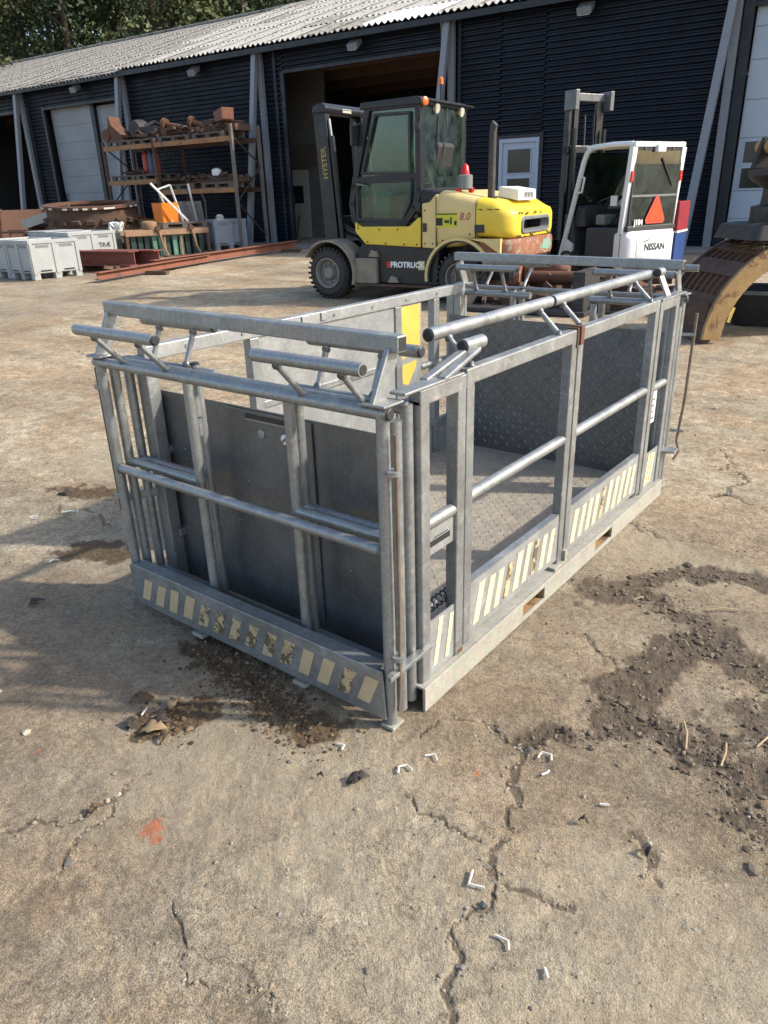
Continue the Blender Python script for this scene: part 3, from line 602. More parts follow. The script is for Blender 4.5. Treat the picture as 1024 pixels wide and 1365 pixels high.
for k, (x, l) in enumerate(((.25, .9), (.45, 1.3), (.6, .7))): obj('leaning_lath', MB().bar((a+x, DI-.4, 0), (a+x-.1, DI-.08, l), .04, .03), WOODB, shed)
tl = obj('tube_light', MB().box(-11.9, -11.3, .9, .96, 3.35, 3.41), pm('lamp_white', (.8, .8, .8), None, 2, .4), shed)
# sectional sliding doors on the left
dl = obj('sliding_door', MB().box(SL[0]+.1, -7.74, .22, .27, -.05, HEAD-.03), DOORM, shed)
for k in range(8): obj('door_panel', MB().box(SL[0]+.12, -7.76, .2, .222, .0+k*.53, .0+k*.53+.522), DOORM, dl, bevel=.004)
obj('door_handle', MB().tube([(SL[0]+.25, .2, 1.35), (SL[0]+.25, .13, 1.35), (SL[0]+.25, .13, 1.55), (SL[0]+.25, .2, 1.55)], .02, 8), BLACKP, dl)
dl = obj('sliding_door', MB().box(-7.60, SL[1]-.12, .30, .35, -.05, HEAD-.12), DOORM, shed)
for k in range(8): obj('door_panel', MB().box(-7.58, SL[1]-.14, .28, .302, .0+k*.515, .0+k*.515+.508), DOORM, dl, bevel=.004)
trim(-7.76, -7.58, -.1, HEAD-.03, .16, .3, 'door_post')
obj('room_wall', MB().box(SL[0]-.3, SL[1]+.3, .5, .56, -.1, 4.8), INTER, shed)
# pale personnel door
pd = obj('personnel_door', MB().box(7.19, 8.03, .02, .07, 0, 2.24), FRAMEM, shed, bevel=.004)
for a, b, c, d in ((7.11, 7.19, 0, 2.33), (8.03, 8.11, 0, 2.33), (7.19, 8.03, 2.24, 2.33)): obj('door_frame', MB().box(a, b, -.02, .06, c, d), FRAMEM, pd, bevel=.004)
for z0, z1 in ((1.60, 2.10), (1.0, 1.48), (.2, .88)): obj('pane', MB().box(7.33, 7.9, .008, .0195, z0, z1), WING, pd)
for z0, z1 in ((1.58, 2.12), (.98, 1.5)):
    for a, b, c, d in ((7.31, 7.33, z0, z1), (7.9, 7.92, z0, z1), (7.33, 7.9, z0, z0+.02), (7.33, 7.9, z1-.02, z1)): obj('glazing_bead', MB().box(a, b, .0, .0195, c, d), FRAMEM, pd)
obj('door_handle', MB().tube([(7.97, .02, 1.05), (7.97, -.04, 1.05), (7.87, -.04, 1.05)], .012, 8), GALV, pd)
# white overhead door at the right
od = obj('overhead_door', MB().box(RD[0], RD[1], .12, .16, 0, HEAD), DOORB, shed)
zs = [0, .55, 1.08, 2.05, 2.72, 3.4, 3.95, HEAD]
for z0, z1 in zip(zs[:-1], zs[1:]): obj('door_panel', MB().box(RD[0]+.01, RD[1]-.01, .098, .121, z0+.006, z1-.006), DOORB, od, bevel=.005)
for k in range(4):
    for z0, z1 in ((1.13, 1.5), (1.6, 1.98)):
        s = RD[0]+.14+k*1.1
        wf = obj('window_frame', MB().box(s-.04, s+.96, .088, .0985, z0-.04, z1+.04), FRAMEM, od, bevel=.004); obj('pane', MB().box(s, s+.92, .083, .0885, z0, z1), WING, wf)
# A-shaped eave posts
for s in (-16.6, -11.06, -5.65, 0.0, 5.88, 12.0, 17.8):
    obj('wall_post', MB().bar((s, -.10, -.05), (s, -.10, EAVE-.05), .15, .12), POSTM, shed, bevel=.006)
    obj('raking_post', MB().bar((s-.36, -.78, -.05), (s-.03, -.22, EAVE-.02), .15, .13), POSTM, shed, bevel=.006)
    obj('base_plate', MB().box(s-.50, s-.22, -.92, -.64, -.03, .016), POSTM, shed)
obj('down_pipe', MB().tube([(5.66, -.12, 0), (5.66, -.12, 4.7), (5.7, -.26, 4.86)], .05, 10), POSTM, shed, smooth=True)
# roof: overlapping fibre cement sheets
PIT = R(19); CP, SP = math.cos(PIT), math.sin(PIT); RY0 = -.40
ROOFA = pm('weathered_fibre_cement', (0.31, 0.295, 0.265), (0.19, 0.175, 0.15), 1.6, 0.9, bmp=.5, spot=(0.08, 0.07, 0.055), spot_amt=0.53, spot_scale=4)
ROOFB = pm('pale_fibre_cement', (0.41, 0.395, 0.36), (0.29, 0.275, 0.245), 1.6, 0.9, bmp=.5, spot=(0.12, 0.105, 0.085), spot_amt=0.56, spot_scale=5)
ROOFW = pm('clear_roof_sheet', (0.8, 0.8, 0.78), (0.7, 0.7, 0.68), 2, 0.5)
def find_ridge():
    out = []
    for x, y in ((0, 87), (200, 45), (390, 5)):
        d = ray(x, y); N = -BN*SP+np.array([0, 0, 1])*CP; P0 = B0+BN*RY0; P0[2] = BZ+EAVE
        t = ((P0-C)@N)/(d@N); P = C+d*t; out.append(((P-B0)@BN-RY0)/CP)
    return float(np.median(out))
RIDGE = find_ridge()
ROWS = 6; SLEN = RIDGE/ROWS; SWD = 1.02
def sheet_mesh(mat):
    n = 6*8; A = .032; vs = []
    for t, lift in ((0, .028), (SLEN+.15, .0)):
        for dz in (0, -.008):
            for i in range(n+1):
                s = (SWD+.06)*i/n; vs.append((s, t*CP, t*SP+lift+dz+A*math.cos(2*math.pi*i/8)))
    m = n+1; fs = [(i, i+1, 2*m+i+1, 2*m+i) for i in range(n)]+[(i+1, i, m+i, m+i+1) for i in range(n)]
    me = bpy.data.meshes.new('roof_sheet'); me.from_pydata(vs, [], fs); me.materials.append(mat)
    me.polygons.foreach_set('use_smooth', [True]*len(me.polygons)); me.set_sharp_from_angle(angle=R(50)); return me
SM = {k: sheet_mesh(m) for k, m in (('a', ROOFA), ('b', ROOFB), ('w', ROOFW))}
for r_ in range(ROWS):
    for k in range(46):
        s = -28+k*SWD; key = 'a' if s < -5.6+random.uniform(-.1, .1) else 'b'
        if r_ in (0,) and 3.4 < s < 5.4: key = 'w'
        if key == 'b' and random.random() < .08: key = 'a'
        o = bpy.data.objects.new('roof_sheet', SM[key]); col.objects.link(o); o.parent = shed
        t = r_*SLEN; dz = -.10 if s < -5.6 else 0
        o.location = (s+(r_ % 2)*.0, RY0+t*CP, EAVE+t*SP+dz+random.uniform(-.006, .006)); o.rotation_euler = (0, random.uniform(-.004, .004), 0)
obj('roof_ridge_cap', MB().tube([(-28, RY0+RIDGE*CP+.1, EAVE+RIDGE*SP+.0), (19, RY0+RIDGE*CP+.1, EAVE+RIDGE*SP+.0)], .06, 10), ROOFA, shed, smooth=True)
obj('roof_deck', MB().add([(-28, RY0+.12, EAVE-.06), (19, RY0+.12, EAVE-.06), (19, RY0+RIDGE*CP, EAVE+RIDGE*SP-.12), (-28, RY0+RIDGE*CP, EAVE+RIDGE*SP-.12), (19, RY0+2*RIDGE*CP, EAVE-.06), (-28, RY0+2*RIDGE*CP, EAVE-.06)], [(0, 1, 2, 3), (3, 2, 4, 5)]), TRIM, shed)
obj('eave_board', MB().box(-28, 19, RY0+.03, RY0+.07, EAVE-.16, EAVE-.03), TRIM, shed)
obj('eave_soffit', MB().box(-28, 19, RY0+.071, -.01, EAVE-.05, EAVE-.03), TRIM, shed)
obj('back_wall', MB().box(-28, 19, RY0+2*RIDGE*CP-.5, RY0+2*RIDGE*CP-.4, -.2, EAVE), NAVY, shed)
obj('gable_wall', MB().prism([(.3, -.2), (2*RIDGE*CP-.8, -.2), (2*RIDGE*CP-.8, EAVE-.1), (RIDGE*CP-.4, EAVE+RIDGE*SP-.25), (.3, EAVE-.1)], (-28, 0, 0), (0, 1, 0), (0, 0, 1), (-.1, 0, 0)), NAVY, shed)
obj('gable_wall', MB().prism([(.3, -.2), (2*RIDGE*CP-.8, -.2), (2*RIDGE*CP-.8, EAVE-.1), (RIDGE*CP-.4, EAVE+RIDGE*SP-.25), (.3, EAVE-.1)], (19, 0, 0), (0, 1, 0), (0, 0, 1), (-.1, 0, 0)), NAVY, shed)
# floodlights under the eave
LAMPH = pm('grey_lamp_housing', (0.2, 0.21, 0.22), None, 4, .5); LAMPG = pm('lamp_glass', (0.42, 0.43, 0.42), (0.33, 0.34, 0.33), 6, .25)
for (px, py), lb in (((102, 118), 'small grey floodlight on the shed wall above the sliding doors'), ((260, 95), 'small grey floodlight on the shed wall above the pallet rack'), ((474, 60), 'small grey floodlight above the dark open bay behind the yellow forklift'), ((782, 12), 'small grey floodlight on the plain wall above the pale shed door')):
    s, z = W(px, py, -.15); f = thing('floodlight', lb, 'floodlight', LW(s, 0, 0), BANG, 'floodlights under the shed eave')
    obj('bracket', MB().box(-.03, .03, -.14, .03, z+.06, z+.10), LAMPH, f); k = obj('housing', MB().prism([(-.30, -.12), (-.34, .0), (-.10, .15), (-.06, .05)], (-.15, 0, z), (0, 1, 0), (0, 0, 1), (.3, 0, 0)), LAMPH, f, bevel=.008)
    obj('lens', MB().prism([(-.303, -.121), (-.307, -.113), (-.075, .035), (-.07, .027)], (-.12, -.003, z-.012), (0, 1, 0), (0, 0, 1), (.24, 0, 0)), LAMPG, k)
# concrete strip along the wall
apron = obj('apron', MB().box(-28, 19, -1.6, 8.6, -.25, .012), pm('old_concrete', (0.24, 0.21, 0.17), (0.17, 0.15, 0.12), 1.5, .9, bmp=.4), None); apron.location = (B0[0], B0[1], BZ); apron.rotation_euler = (0, 0, BANG); tag(apron, kind='structure')

# ------------------------------------------------------------------ wood behind the shed
def leafmat(name, a, b, c):
    m, nt, ns, ls, p = newmat(name); oi = ns.new('ShaderNodeNewGeometry'); n = noise(ns, ls, oi.outputs['Position'], .9, 4)
    rp = ramp(ns, ls, oi.outputs['Random Per Island'], [(0.0, a), (.55, b), (1.0, c)]); rn = ramp(ns, ls, n.outputs[0], [(.3, .35), (.7, .6)])
    ls.new(mix(ns, ls, .7, rp.outputs[0], rn.outputs[0], 'OVERLAY'), p.inputs['Base Color']); p.inputs['Roughness'].default_value = .65; return m
LEAF = [leafmat('leaves_mid', (.030, .055, .014), (.052, .085, .024), (.085, .115, .035)), leafmat('leaves_dark', (.018, .038, .014), (.034, .06, .02), (.055, .08, .028)), leafmat('leaves_olive', (.045, .06, .016), (.075, .09, .026), (.115, .12, .04))]
BARK = pm('bark', (.09, .07, .05), (.05, .04, .03), 6, .9)
def tree(px, D, h, cr, mi, label, big=1.0):
    d = ray(px, 276); d = d/np.linalg.norm(d[:2]); P = C+d*D; P[2] = zg(P[0], P[1])
    t = thing('woodland_tree', label, 'tree', P, 0, 'trees of the wood behind the shed'); mb = MB()
    mb.tube([(0, 0, -.2), (.1, .1, h*.35), (-.1, .2, h*.62), (0, 0, h*.88)], .28, 8, True, .05)
    cl = []
    for k in range(24):
        a = random.uniform(0, 6.28); z = h*random.uniform(.25, .95); w = cr*math.sin(math.pi*min(1, max(.12, (z/h-.05)*.95)))**.7*random.uniform(.35, .95)
        q = (w*math.cos(a), w*math.sin(a), z); cl.append((q, random.uniform(.9, 1.7)*cr/3.6)); mb.tube([(0, .1, z*.82), (q[0]*.6, q[1]*.6, z*.93), q], .07, 5, False, .02)
    cl.append(((0, 0, h*.95), cr/3.2)); cl.append(((0, 0, h*.6), cr/2.2))
    obj('trunk', mb, BARK, t, smooth=True)
    N = 9500; idx = rng.integers(0, len(cl), N); cc = np.array([c[0] for c in cl])[idx]; rr = np.array([c[1] for c in cl])[idx]
    v = rng.normal(size=(N, 3)); v /= np.linalg.norm(v, axis=1)[:, None]; ctr = cc+v*(rr*rng.uniform(.35, 1.08, N)**.6)[:, None]*np.array([1.1, 1.1, .8])
    nv = v*0.7+rng.normal(size=(N, 3))*.6+np.array([0, 0, .35]); nv /= np.linalg.norm(nv, axis=1)[:, None]
    a = np.cross(nv, rng.normal(size=(N, 3))); a /= np.linalg.norm(a, axis=1)[:, None]; b = np.cross(nv, a); s = rng.uniform(.07, .17, N)[:, None]*big
    V = np.stack([ctr-a*s, ctr+b*s*.55, ctr+a*s, ctr-b*s*.55], 1).reshape(-1, 3)
    me = bpy.data.meshes.new('crown'); me.from_pydata(V.tolist(), [], np.arange(4*N).reshape(-1, 4).tolist()); link_mesh('crown', me, LEAF[mi], t)
spec = [(-60, 52, 17, 4.2, 1), (10, 48, 17, 4.0, 2), (70, 53, 18.5, 4.2, 0), (125, 49, 17.5, 3.8, 1), (185, 52, 19, 4.2, 0), (235, 48, 18, 3.8, 2), (290, 52, 19.5, 4.3, 1), (345, 49, 19, 4.0, 0), (400, 54, 20.5, 4.4, 1), (460, 50, 19.5, 4.2, 0), (-20, 60, 20.5, 4.8, 0), (40, 62, 21.5, 5.0, 1), (105, 60, 21.5, 4.8, 1), (155, 63, 22.5, 5.0, 2), (215, 61, 22.5, 5.0, 1), (265, 63, 23, 5.0, 0), (320, 61, 23, 5.0, 1), (375, 64, 24, 5.2, 0), (430, 62, 24, 5.2, 1)]
spec += [(x, 74, 27, 7.0, 1) for x in (-30, 60, 150, 240, 330, 420)]
for px, D, h, cr, mi in spec: tree(px, D, h, cr, mi, ['mid green leafy tree standing in the wood behind the shed roof', 'dark green dense tree standing in the wood behind the shed roof', 'olive green yellowing tree standing in the wood behind the shed roof'][mi], 2.0 if D > 70 else 1.0)
# ------------------------------------------------------------------ helpers for vehicles: x rearward, y away from the camera side, z up
class Frame:
    def __init__(s, O, th):
        s.O = np.asarray(O, float); s.th = th; s.h = np.array([math.cos(th), math.sin(th), 0]); s.w = np.array([-s.h[1], s.h[0], 0])
        d = C-s.O; s.c = np.array([d@s.h, d@s.w, d[2]])
    def px(s, x, y, yd=0.0):                       # photo pixel -> (x, z) on the plane y = yd of the vehicle
        r = ray(x, y); d = np.array([r@s.h, r@s.w, r[2]]); t = (yd-s.c[1])/d[1]; P = s.c+d*t; return P[0], P[2]
    def app(s, a, z, yd):                          # point read on the plane y = 0 -> the same line of sight at depth yd
        A = np.array([a, 0, z]); t = (yd-s.c[1])/(0-s.c[1]); P = s.c+(A-s.c)*t; return P[0], P[2]
RUBBER = pm('tyre_rubber', (.028, .027, .026), (.05, .046, .042), 5, .85, bmp=.4, spot=(.12, .10, .08), spot_amt=.6, spot_scale=6)
RIM = pm('dusty_rim', (.26, .24, .21), (.17, .155, .135), 8, .7)
def wheel(parent, x, y0, y1, r, rimr, n=30, out=-1):
    w = obj('wheel', MB().lathe([(0, rimr*.92), (.0, rimr), (y1-y0, rimr), (y1-y0, rimr*.92), (y1-y0-.03, rimr*.88), (y1-y0-.09, rimr*.84), (.09, rimr*.84), (.03, rimr*.88), (0, rimr*.92)], (x, y0, r), (0, 1, 0), 28, False), RIM, parent, smooth=True)
    mb = MB(); W_ = y1-y0; prof = [(.02, rimr), (0, rimr+.02), (.0, rimr+(r-rimr)*.55), (.03, r-.035), (.06, r-.014), (W_-.06, r-.014), (W_-.03, r-.035), (W_, rimr+(r-rimr)*.55), (W_, rimr+.02), (W_-.02, rimr)]
    mb.lathe(prof, (x, y0, r), (0, 1, 0), 40)
    mb.f = [f for f in mb.f if len(f) == 4]
    for k in range(n):
        a = 2*math.pi*k/n
        for s in (0, 1):
            aa = a+s*math.pi/n; ya, yb = (y0+.012, y0+W_*.52) if s == 0 else (y0+W_*.48, y1-.012)
            for q, yy in enumerate((ya, yb)): pass
            c0 = np.array([x+(r-.016)*math.cos(aa), ya, r+(r-.016)*math.sin(aa)]); a2 = aa+.10; c1 = np.array([x+(r-.016)*math.cos(a2), yb, r+(r-.016)*math.sin(a2)])
            mb.bar(c0, c1, .028, .034, up=(math.cos(aa), 0, math.sin(aa)))
    obj('tyre', mb, RUBBER, w, smooth=True)
    hub = MB(); s = out; yo = y0 if out < 0 else y1
    hub.lathe([(.09, rimr*.9), (.10, rimr*.55), (.05, rimr*.42), (.02, rimr*.36), (.015, 0.03)], (x, yo, r), (0, -s, 0), 24); obj('hub', hub, RIM, w, smooth=True)
    for k in range(8):
        a = k*math.pi/4; obj('wheel_nut', MB().lathe([(0, .018), (-.035, .016)], (x+rimr*.62*math.cos(a), yo-s*.095, r+rimr*.62*math.sin(a)), (0, -s, 0), 6), RIM, w)
    return w
def glass_poly(name, pts, y, parent, th=.006, mat=None): return obj(name, MB().prism(pts, (0, y, 0), (1, 0, 0), (0, 0, 1), (0, th, 0)), mat or CABG, parent)
def frame_bars(name, pts, y, parent, w, d, mat, bev=.006, closed=True):
    mb = MB(); n = len(pts)
    for k in range(n if closed else n-1):
        a, b = pts[k], pts[(k+1) % n]; A = np.array([a[0], y, a[1]]); B = np.array([b[0], y, b[1]]); dd = nrm(B-A)*w*.3
        mb.bar(A-dd, B+dd, w, d, up=(0, 1, 0))
    return obj(name, mb, mat, parent, bevel=bev)

# ------------------------------------------------------------------ yellow heavy forklift
YEL = pm('yellow_paint', (.74, .53, .045), (.66, .46, .04), 3, .42, spot=(.10, .07, .04), spot_amt=.69, spot_scale=5)
YELF = pm('faded_yellow_paint', (.68, .52, .22), (.60, .45, .18), 2.5, .5, spot=(.30, .2, .1), spot_amt=.70, spot_scale=4)
TRKB = pm('dirty_black_paint', (.007, .0075, .009), (.014, .014, .015), 4, .45, spot=(.07, .056, .04), spot_amt=.66, spot_scale=7)
CHIP = pm('scraped_counterweight', (.30, .11, .05), (.20, .085, .045), 6, .75, bmp=.3, spot=(.33, .28, .22), spot_amt=.53, spot_scale=9)
FENM = pm('dusty_fender', (.30, .25, .18), (.17, .145, .11), 5, .7)
REDL = pm('red_lens', (.62, .02, .015), (.5, .015, .01), 5, .25); ORL = pm('orange_lens', (.75, .16, .03), None, 5, .3)
SEATM = pm('black_vinyl', (.02, .02, .021), (.03, .03, .03), 8, .55); GREYP = pm('grey_plastic', (.19, .2, .2), (.14, .15, .15), 6, .5)
FY = Frame([*G(437, 398)[:2], zg(*G(437, 398)[:2])], R(5.5))
yf = thing('yellow_forklift', 'heavy yellow and black forklift with enclosed cab and rust-scraped counterweight', 'forklift', FY.O, FY.th)
A = FY.app
for x, y0, r, rim in ((0.02, 0.0, .365, .215), (0.02, 1.50, .365, .215)): wheel(yf, x, y0, y0+.30, r, rim, 30, -1 if y0 < 1 else 1)
for x, y0, r, rim in ((2.15, 0.06, .345, .20), (2.15, 1.48, .345, .20)): wheel(yf, x, y0, y0+.26, r, rim, 28, -1 if y0 < 1 else 1)
obj('axle', MB().tube([(.02, .3, .365), (.02, 1.5, .365)], .11, 12), TRKB, yf, smooth=True); obj('axle', MB().tube([(2.15, .3, .345), (2.15, 1.48, .345)], .08, 12), TRKB, yf, smooth=True)
# chassis and side skirts
ch = obj('chassis', MB().prism([(.42, .25), (1.80, .22), (1.84, .72), (.60, .78), (.46, .62)], (0, .10, 0), (1, 0, 0), (0, 0, 1), (0, 1.56, 0)), TRKB, yf, bevel=.02)
obj('step_sill', MB().box(.52, 1.76, .01, .10, .205, .235), RUSTD, ch, bevel=.004)
obj('step_box', MB().box(.50, .86, .03, .10, .24, .58), FENM, ch, bevel=.01)
for x, z in ((.80, .60), (1.12, .26)): obj('step_lug', MB().prism([(-.08, 0), (.08, 0), (.05, .07), (-.03, .09)], (x, .05, z), (1, 0, 0), (0, 0, 1), (0, .05, 0)), FENM, ch)
obj('rear_chassis', MB().box(1.8, 2.75, .38, 1.42, .3, .9), TRKB, yf)
obj('lower_panel', MB().prism([(.49, 1.06), (.49, .93), (.66, .765), (1.56, .73), (1.575, 1.11), (1.52, 1.11), (1.38, 1.0), (.60, 1.0)], (0, .085, 0), (1, 0, 0), (0, 0, 1), (0, 1.59, 0)), YEL, yf, bevel=.015)
sp = obj('hood_side', MB().prism([(1.582, .73), (1.80, .715), (1.83, 1.36), (1.80, 1.40), (1.70, 1.30), (1.582, 1.28)], (0, .083, 0), (1, 0, 0), (0, 0, 1), (0, 1.59, 0)), YELF, yf, bevel=.015)
obj('latch', MB().box(1.60, 1.66, .07, .084, .93, 1.04), BLACKP, sp, bevel=.005)
rg = [rrect(1.805, .10, 1.66, .72, 1.40, .10), rrect(1.86, .085, 1.675, .72, 1.435, .13), rrect(2.1, .08, 1.68, .74, 1.40, .14), rrect(2.385, .08, 1.68, .80, 1.335, .14)]
hd = obj('hood', MB().loft(rg), YELF, yf, smooth=True)
cwr = [rrect(2.39, .072, 1.69, .86, 1.342, .13), rrect(2.6, .072, 1.69, .85, 1.30, .12), rrect(2.74, .09, 1.67, .84, 1.22, .10), rrect(2.84, .16, 1.60, .84, 1.19, .10), rrect(2.88, .24, 1.52, .85, 1.165, .09)]
slot = rrect(2.885, .40, 1.36, .895, 1.085, .06); cw = obj('counterweight', MB().loft(cwr+[slot], True, False), YEL, yf, smooth=True)
obj('slot_bezel', MB().loft([rrect(2.884, .385, 1.375, .88, 1.10, .07), rrect(2.905, .40, 1.36, .895, 1.085, .06), rrect(2.905, .43, 1.33, .92, 1.06, .05), rrect(2.80, .47, 1.29, .94, 1.04, .04)], False, False), GREYP, cw, smooth=True)
obj('slot_recess', MB().loft([rrect(2.80, .465, 1.295, .935, 1.045, .04), rrect(2.62, .5, 1.26, .94, 1.04, .04)], False, True), BLACKP, cw)
cw2 = obj('counterweight_lower', MB().loft([rrect(2.45, .08, 1.69, .58, .845, .05), rrect(2.74, .09, 1.68, .57, .838, .06), rrect(2.86, .17, 1.60, .58, .836, .07), rrect(2.90, .26, 1.52, .60, .834, .07)]), CHIP, yf, smooth=True)
obj('paint_patch', MB().prism([(0, 0), (.3, -.02), (.36, .05), (.31, .13), (.06, .12)], (2.902, 1.1, .66), (0, 1, 0), (0, 0, 1), (.003, 0, 0)), pm('green_residue', (.10, .35, .27), (.3, .3, .24), 14, .7), cw2)
obj('tow_block', MB().loft([rrect(2.4, .45, 1.4, .2, .575, .06), rrect(2.84, .5, 1.36, .2, .578, .08)]), CHIP, yf, smooth=True)
# fenders
def arch(xc, zc, r, a0, a1, y0, y1, th, n=14):
    mb = MB(); po = [(xc+r*math.cos(R(a0+(a1-a0)*k/n)), zc+r*math.sin(R(a0+(a1-a0)*k/n))) for k in range(n+1)]; pi = [(xc+(r-th)*math.cos(R(a0+(a1-a0)*k/n)), zc+(r-th)*math.sin(R(a0+(a1-a0)*k/n))) for k in range(n+1)]
    for k in range(n): mb.prism([po[k], po[k+1], pi[k+1], pi[k]], (0, y0, 0), (1, 0, 0), (0, 0, 1), (0, y1-y0, 0))
    return mb
fd = obj('front_fender', arch(.05, .36, .47, 150, -18, -.03, .36, .03), FENM, yf)
fd = obj('front_fender', arch(.05, .36, .47, 150, -18, 1.46, 1.84, .03), FENM, yf)
for y0, y1 in ((.0, .34), (1.42, 1.76)):
    obj('rear_fender', arch(2.15, .36, .50, 188, 38, y0+.03, y1, .035), YELF if y0 < 1 else YEL, yf); obj('fender_liner', arch(2.15, .36, .462, 190, 20, y0+.05, y1+.1, .02), BLACKP, yf)
obj('fender_wing', MB().prism([(2.3, .845), (2.52, .80), (2.75, .66), (2.75, .845)], (0, .05, 0), (1, 0, 0), (0, 0, 1), (0, .06, 0)), YELF, yf)
# cab
YC0, YC1 = .16, 1.42
P = lambda a, z, y=YC0: A(a, z, y)
cabp = [P(.56, 1.10), P(.53, 1.30), P(.58, 1.52), P(.84, 2.46), P(1.60, 2.46), P(1.60, 1.45), P(1.54, 1.24), P(1.36, 1.03), P(.62, 1.03)]
frame_bars('door_frame', cabp, YC0, yf, .085, .07, TRKB); frame_bars('cab_frame', cabp, YC1, yf, .085, .07, TRKB)
m0, m1 = P(.58, 1.60), P(1.60, 1.62); frame_bars('door_bar', [m0, m1], YC0-.004, yf, .07, .07, TRKB, closed=False)
up = [P(.72, 1.68), P(.95, 2.37), P(1.47, 2.36), P(1.47, 1.66)]; lo = [P(.62, 1.10), P(.62, 1.50), P(.68, 1.57), P(1.49, 1.57), P(1.46, 1.30), P(1.33, 1.08)]
glass_poly('window', [m0, P(.84, 2.46), P(1.60, 2.46), m1], YC0+.012, yf); glass_poly('window', [P(.56, 1.10), P(.53, 1.30), m0, m1, P(1.60, 1.45), P(1.54, 1.24), P(1.36, 1.03), P(.62, 1.03)], YC0+.012, yf)
glass_poly('window', cabp, YC1-.012, yf)
for pts, nm in ((up, 'window_seal'), (lo, 'window_seal')): frame_bars(nm, pts, YC0-.02, yf, .035, .03, BLACKP)
xr, zr_ = P(1.60, 2.46); xb, zb_ = P(1.60, 1.45); xf, zf = P(.84, 2.46)
for y in (YC0+.03, YC1-.03): obj('cab_post', MB().bar((xb, y, zb_-.15), (xr, y, zr_), .08, .08), TRKB, yf, bevel=.01)
obj('rear_window', MB().box(xb+.03, xb+.036, YC0+.07, YC1-.07, zb_-.02, zr_-.03), CABG, yf); obj('cab_rear_panel', MB().box(xb-.02, xb+.06, YC0, YC1, 1.2, zb_+.0), TRKB, yf, bevel=.02)
obj('cab_shroud', MB().loft([rrect(xb-.05, YC0-.02, YC1+.05, 1.15, zb_+.04, .05), rrect(1.82, .2, 1.5, 1.15, 1.42, .06)]), TRKB, yf, smooth=True)
rf = obj('cab_roof', MB().prism([(xf-.12, zf-.02), (xf-.10, zf+.06), (xr, zr_+.075), (xr+.07, zr_+.05), (xr+.07, zr_-.02)], (0, YC0-.05, 0), (1, 0, 0), (0, 0, 1), (0, YC1-YC0+.10, 0)), TRKB, yf, bevel=.015)
for y, z in ((YC0+.0, .0),): obj('tail_lamp', MB().lathe([(0, .055), (.03, .05), (.045, .02)], (xr+.07, y+.02, zr_+.015), (1, -.3, 0), 14), ORL, rf, smooth=True)
for y in (.5, 1.22):
    wl_ = obj('work_lamp', MB().lathe([(-.05, .03), (0, .06), (.02, .055)], (xr+.08, y, zr_-.05), (1, 0, -.25), 14), CREAM, rf, smooth=True); obj('lamp_arm', MB().bar((xr+.03, y, zr_+.05), (xr+.08, y, zr_-.02), .02, .02), TRKB, wl_)
obj('mast_pole', MB().tube([(xr-.02, .8, zr_+.05), (xr-.02, .8, zr_+.28)], .012, 6), TRKB, rf); obj('beacon', MB().lathe([(0, .035), (.07, .035), (.09, .015)], (xr-.02, .8, zr_+.26), (0, 0, 1), 12), ORL, rf, smooth=True)
obj('aerial', MB().tube([(xr+.05, .85, zr_+.02), (xr+.1, .75, zr_-.25), (xr+.08, .62, zr_-.75)], .008, 5), BLACKP, rf); obj('grab_rail', MB().bar((xr+.1, .2, zr_+.035), (xr+.1, 1.55, zr_+.035), .025, .02), TRKB, rf)
obj('wiper', MB().bar((xb+.05, .55, 1.95), (xb+.05, .60, 2.35), .014, .014), BLACKP, yf)
# things seen inside the cab
st = obj('seat', MB().loft([rrect(1.05, .55, 1.05, 1.30, 1.44, .05), rrect(1.46, .55, 1.05, 1.28, 1.44, .05)]), SEATM, yf, smooth=True); obj('backrest', MB().prism([(1.40, 1.40), (1.48, 1.40), (1.60, 2.02), (1.50, 2.05)], (0, .56, 0), (1, 0, 0), (0, 0, 1), (0, .48, 0)), SEATM, st, bevel=.04)
obj('dashboard', MB().prism([(.60, 1.05), (.86, 1.05), (.86, 1.5), (.72, 1.62), (.60, 1.55)], (0, .45, 0), (1, 0, 0), (0, 0, 1), (0, .7, 0)), GREYP, yf, bevel=.03)
ring = [(.93+.19*math.cos(a)*.45, .8+.19*math.sin(a), 1.63+.19*math.cos(a)*.85) for a in np.linspace(0, 2*math.pi, 25)]
sw = obj('steering_wheel', MB().tube(ring, .016, 6, False), BLACKP, yf, smooth=True); obj('column', MB().tube([(.93, .8, 1.63), (.78, .8, 1.3)], .03, 8), GREYP, sw)
obj('armrest', MB().box(1.0, 1.42, .38, .5, 1.46, 1.54), GREYP, yf, bevel=.02); obj('document_case', MB().prism([(.66, 1.18), (.92, 1.14), (.96, 1.42), (.72, 1.5)], (0, .3, 0), (1, 0, 0), (0, 0, 1), (0, .1, 0)), pm('pale_green_case', (.3, .36, .32), None, 3, .6), yf, bevel=.03)
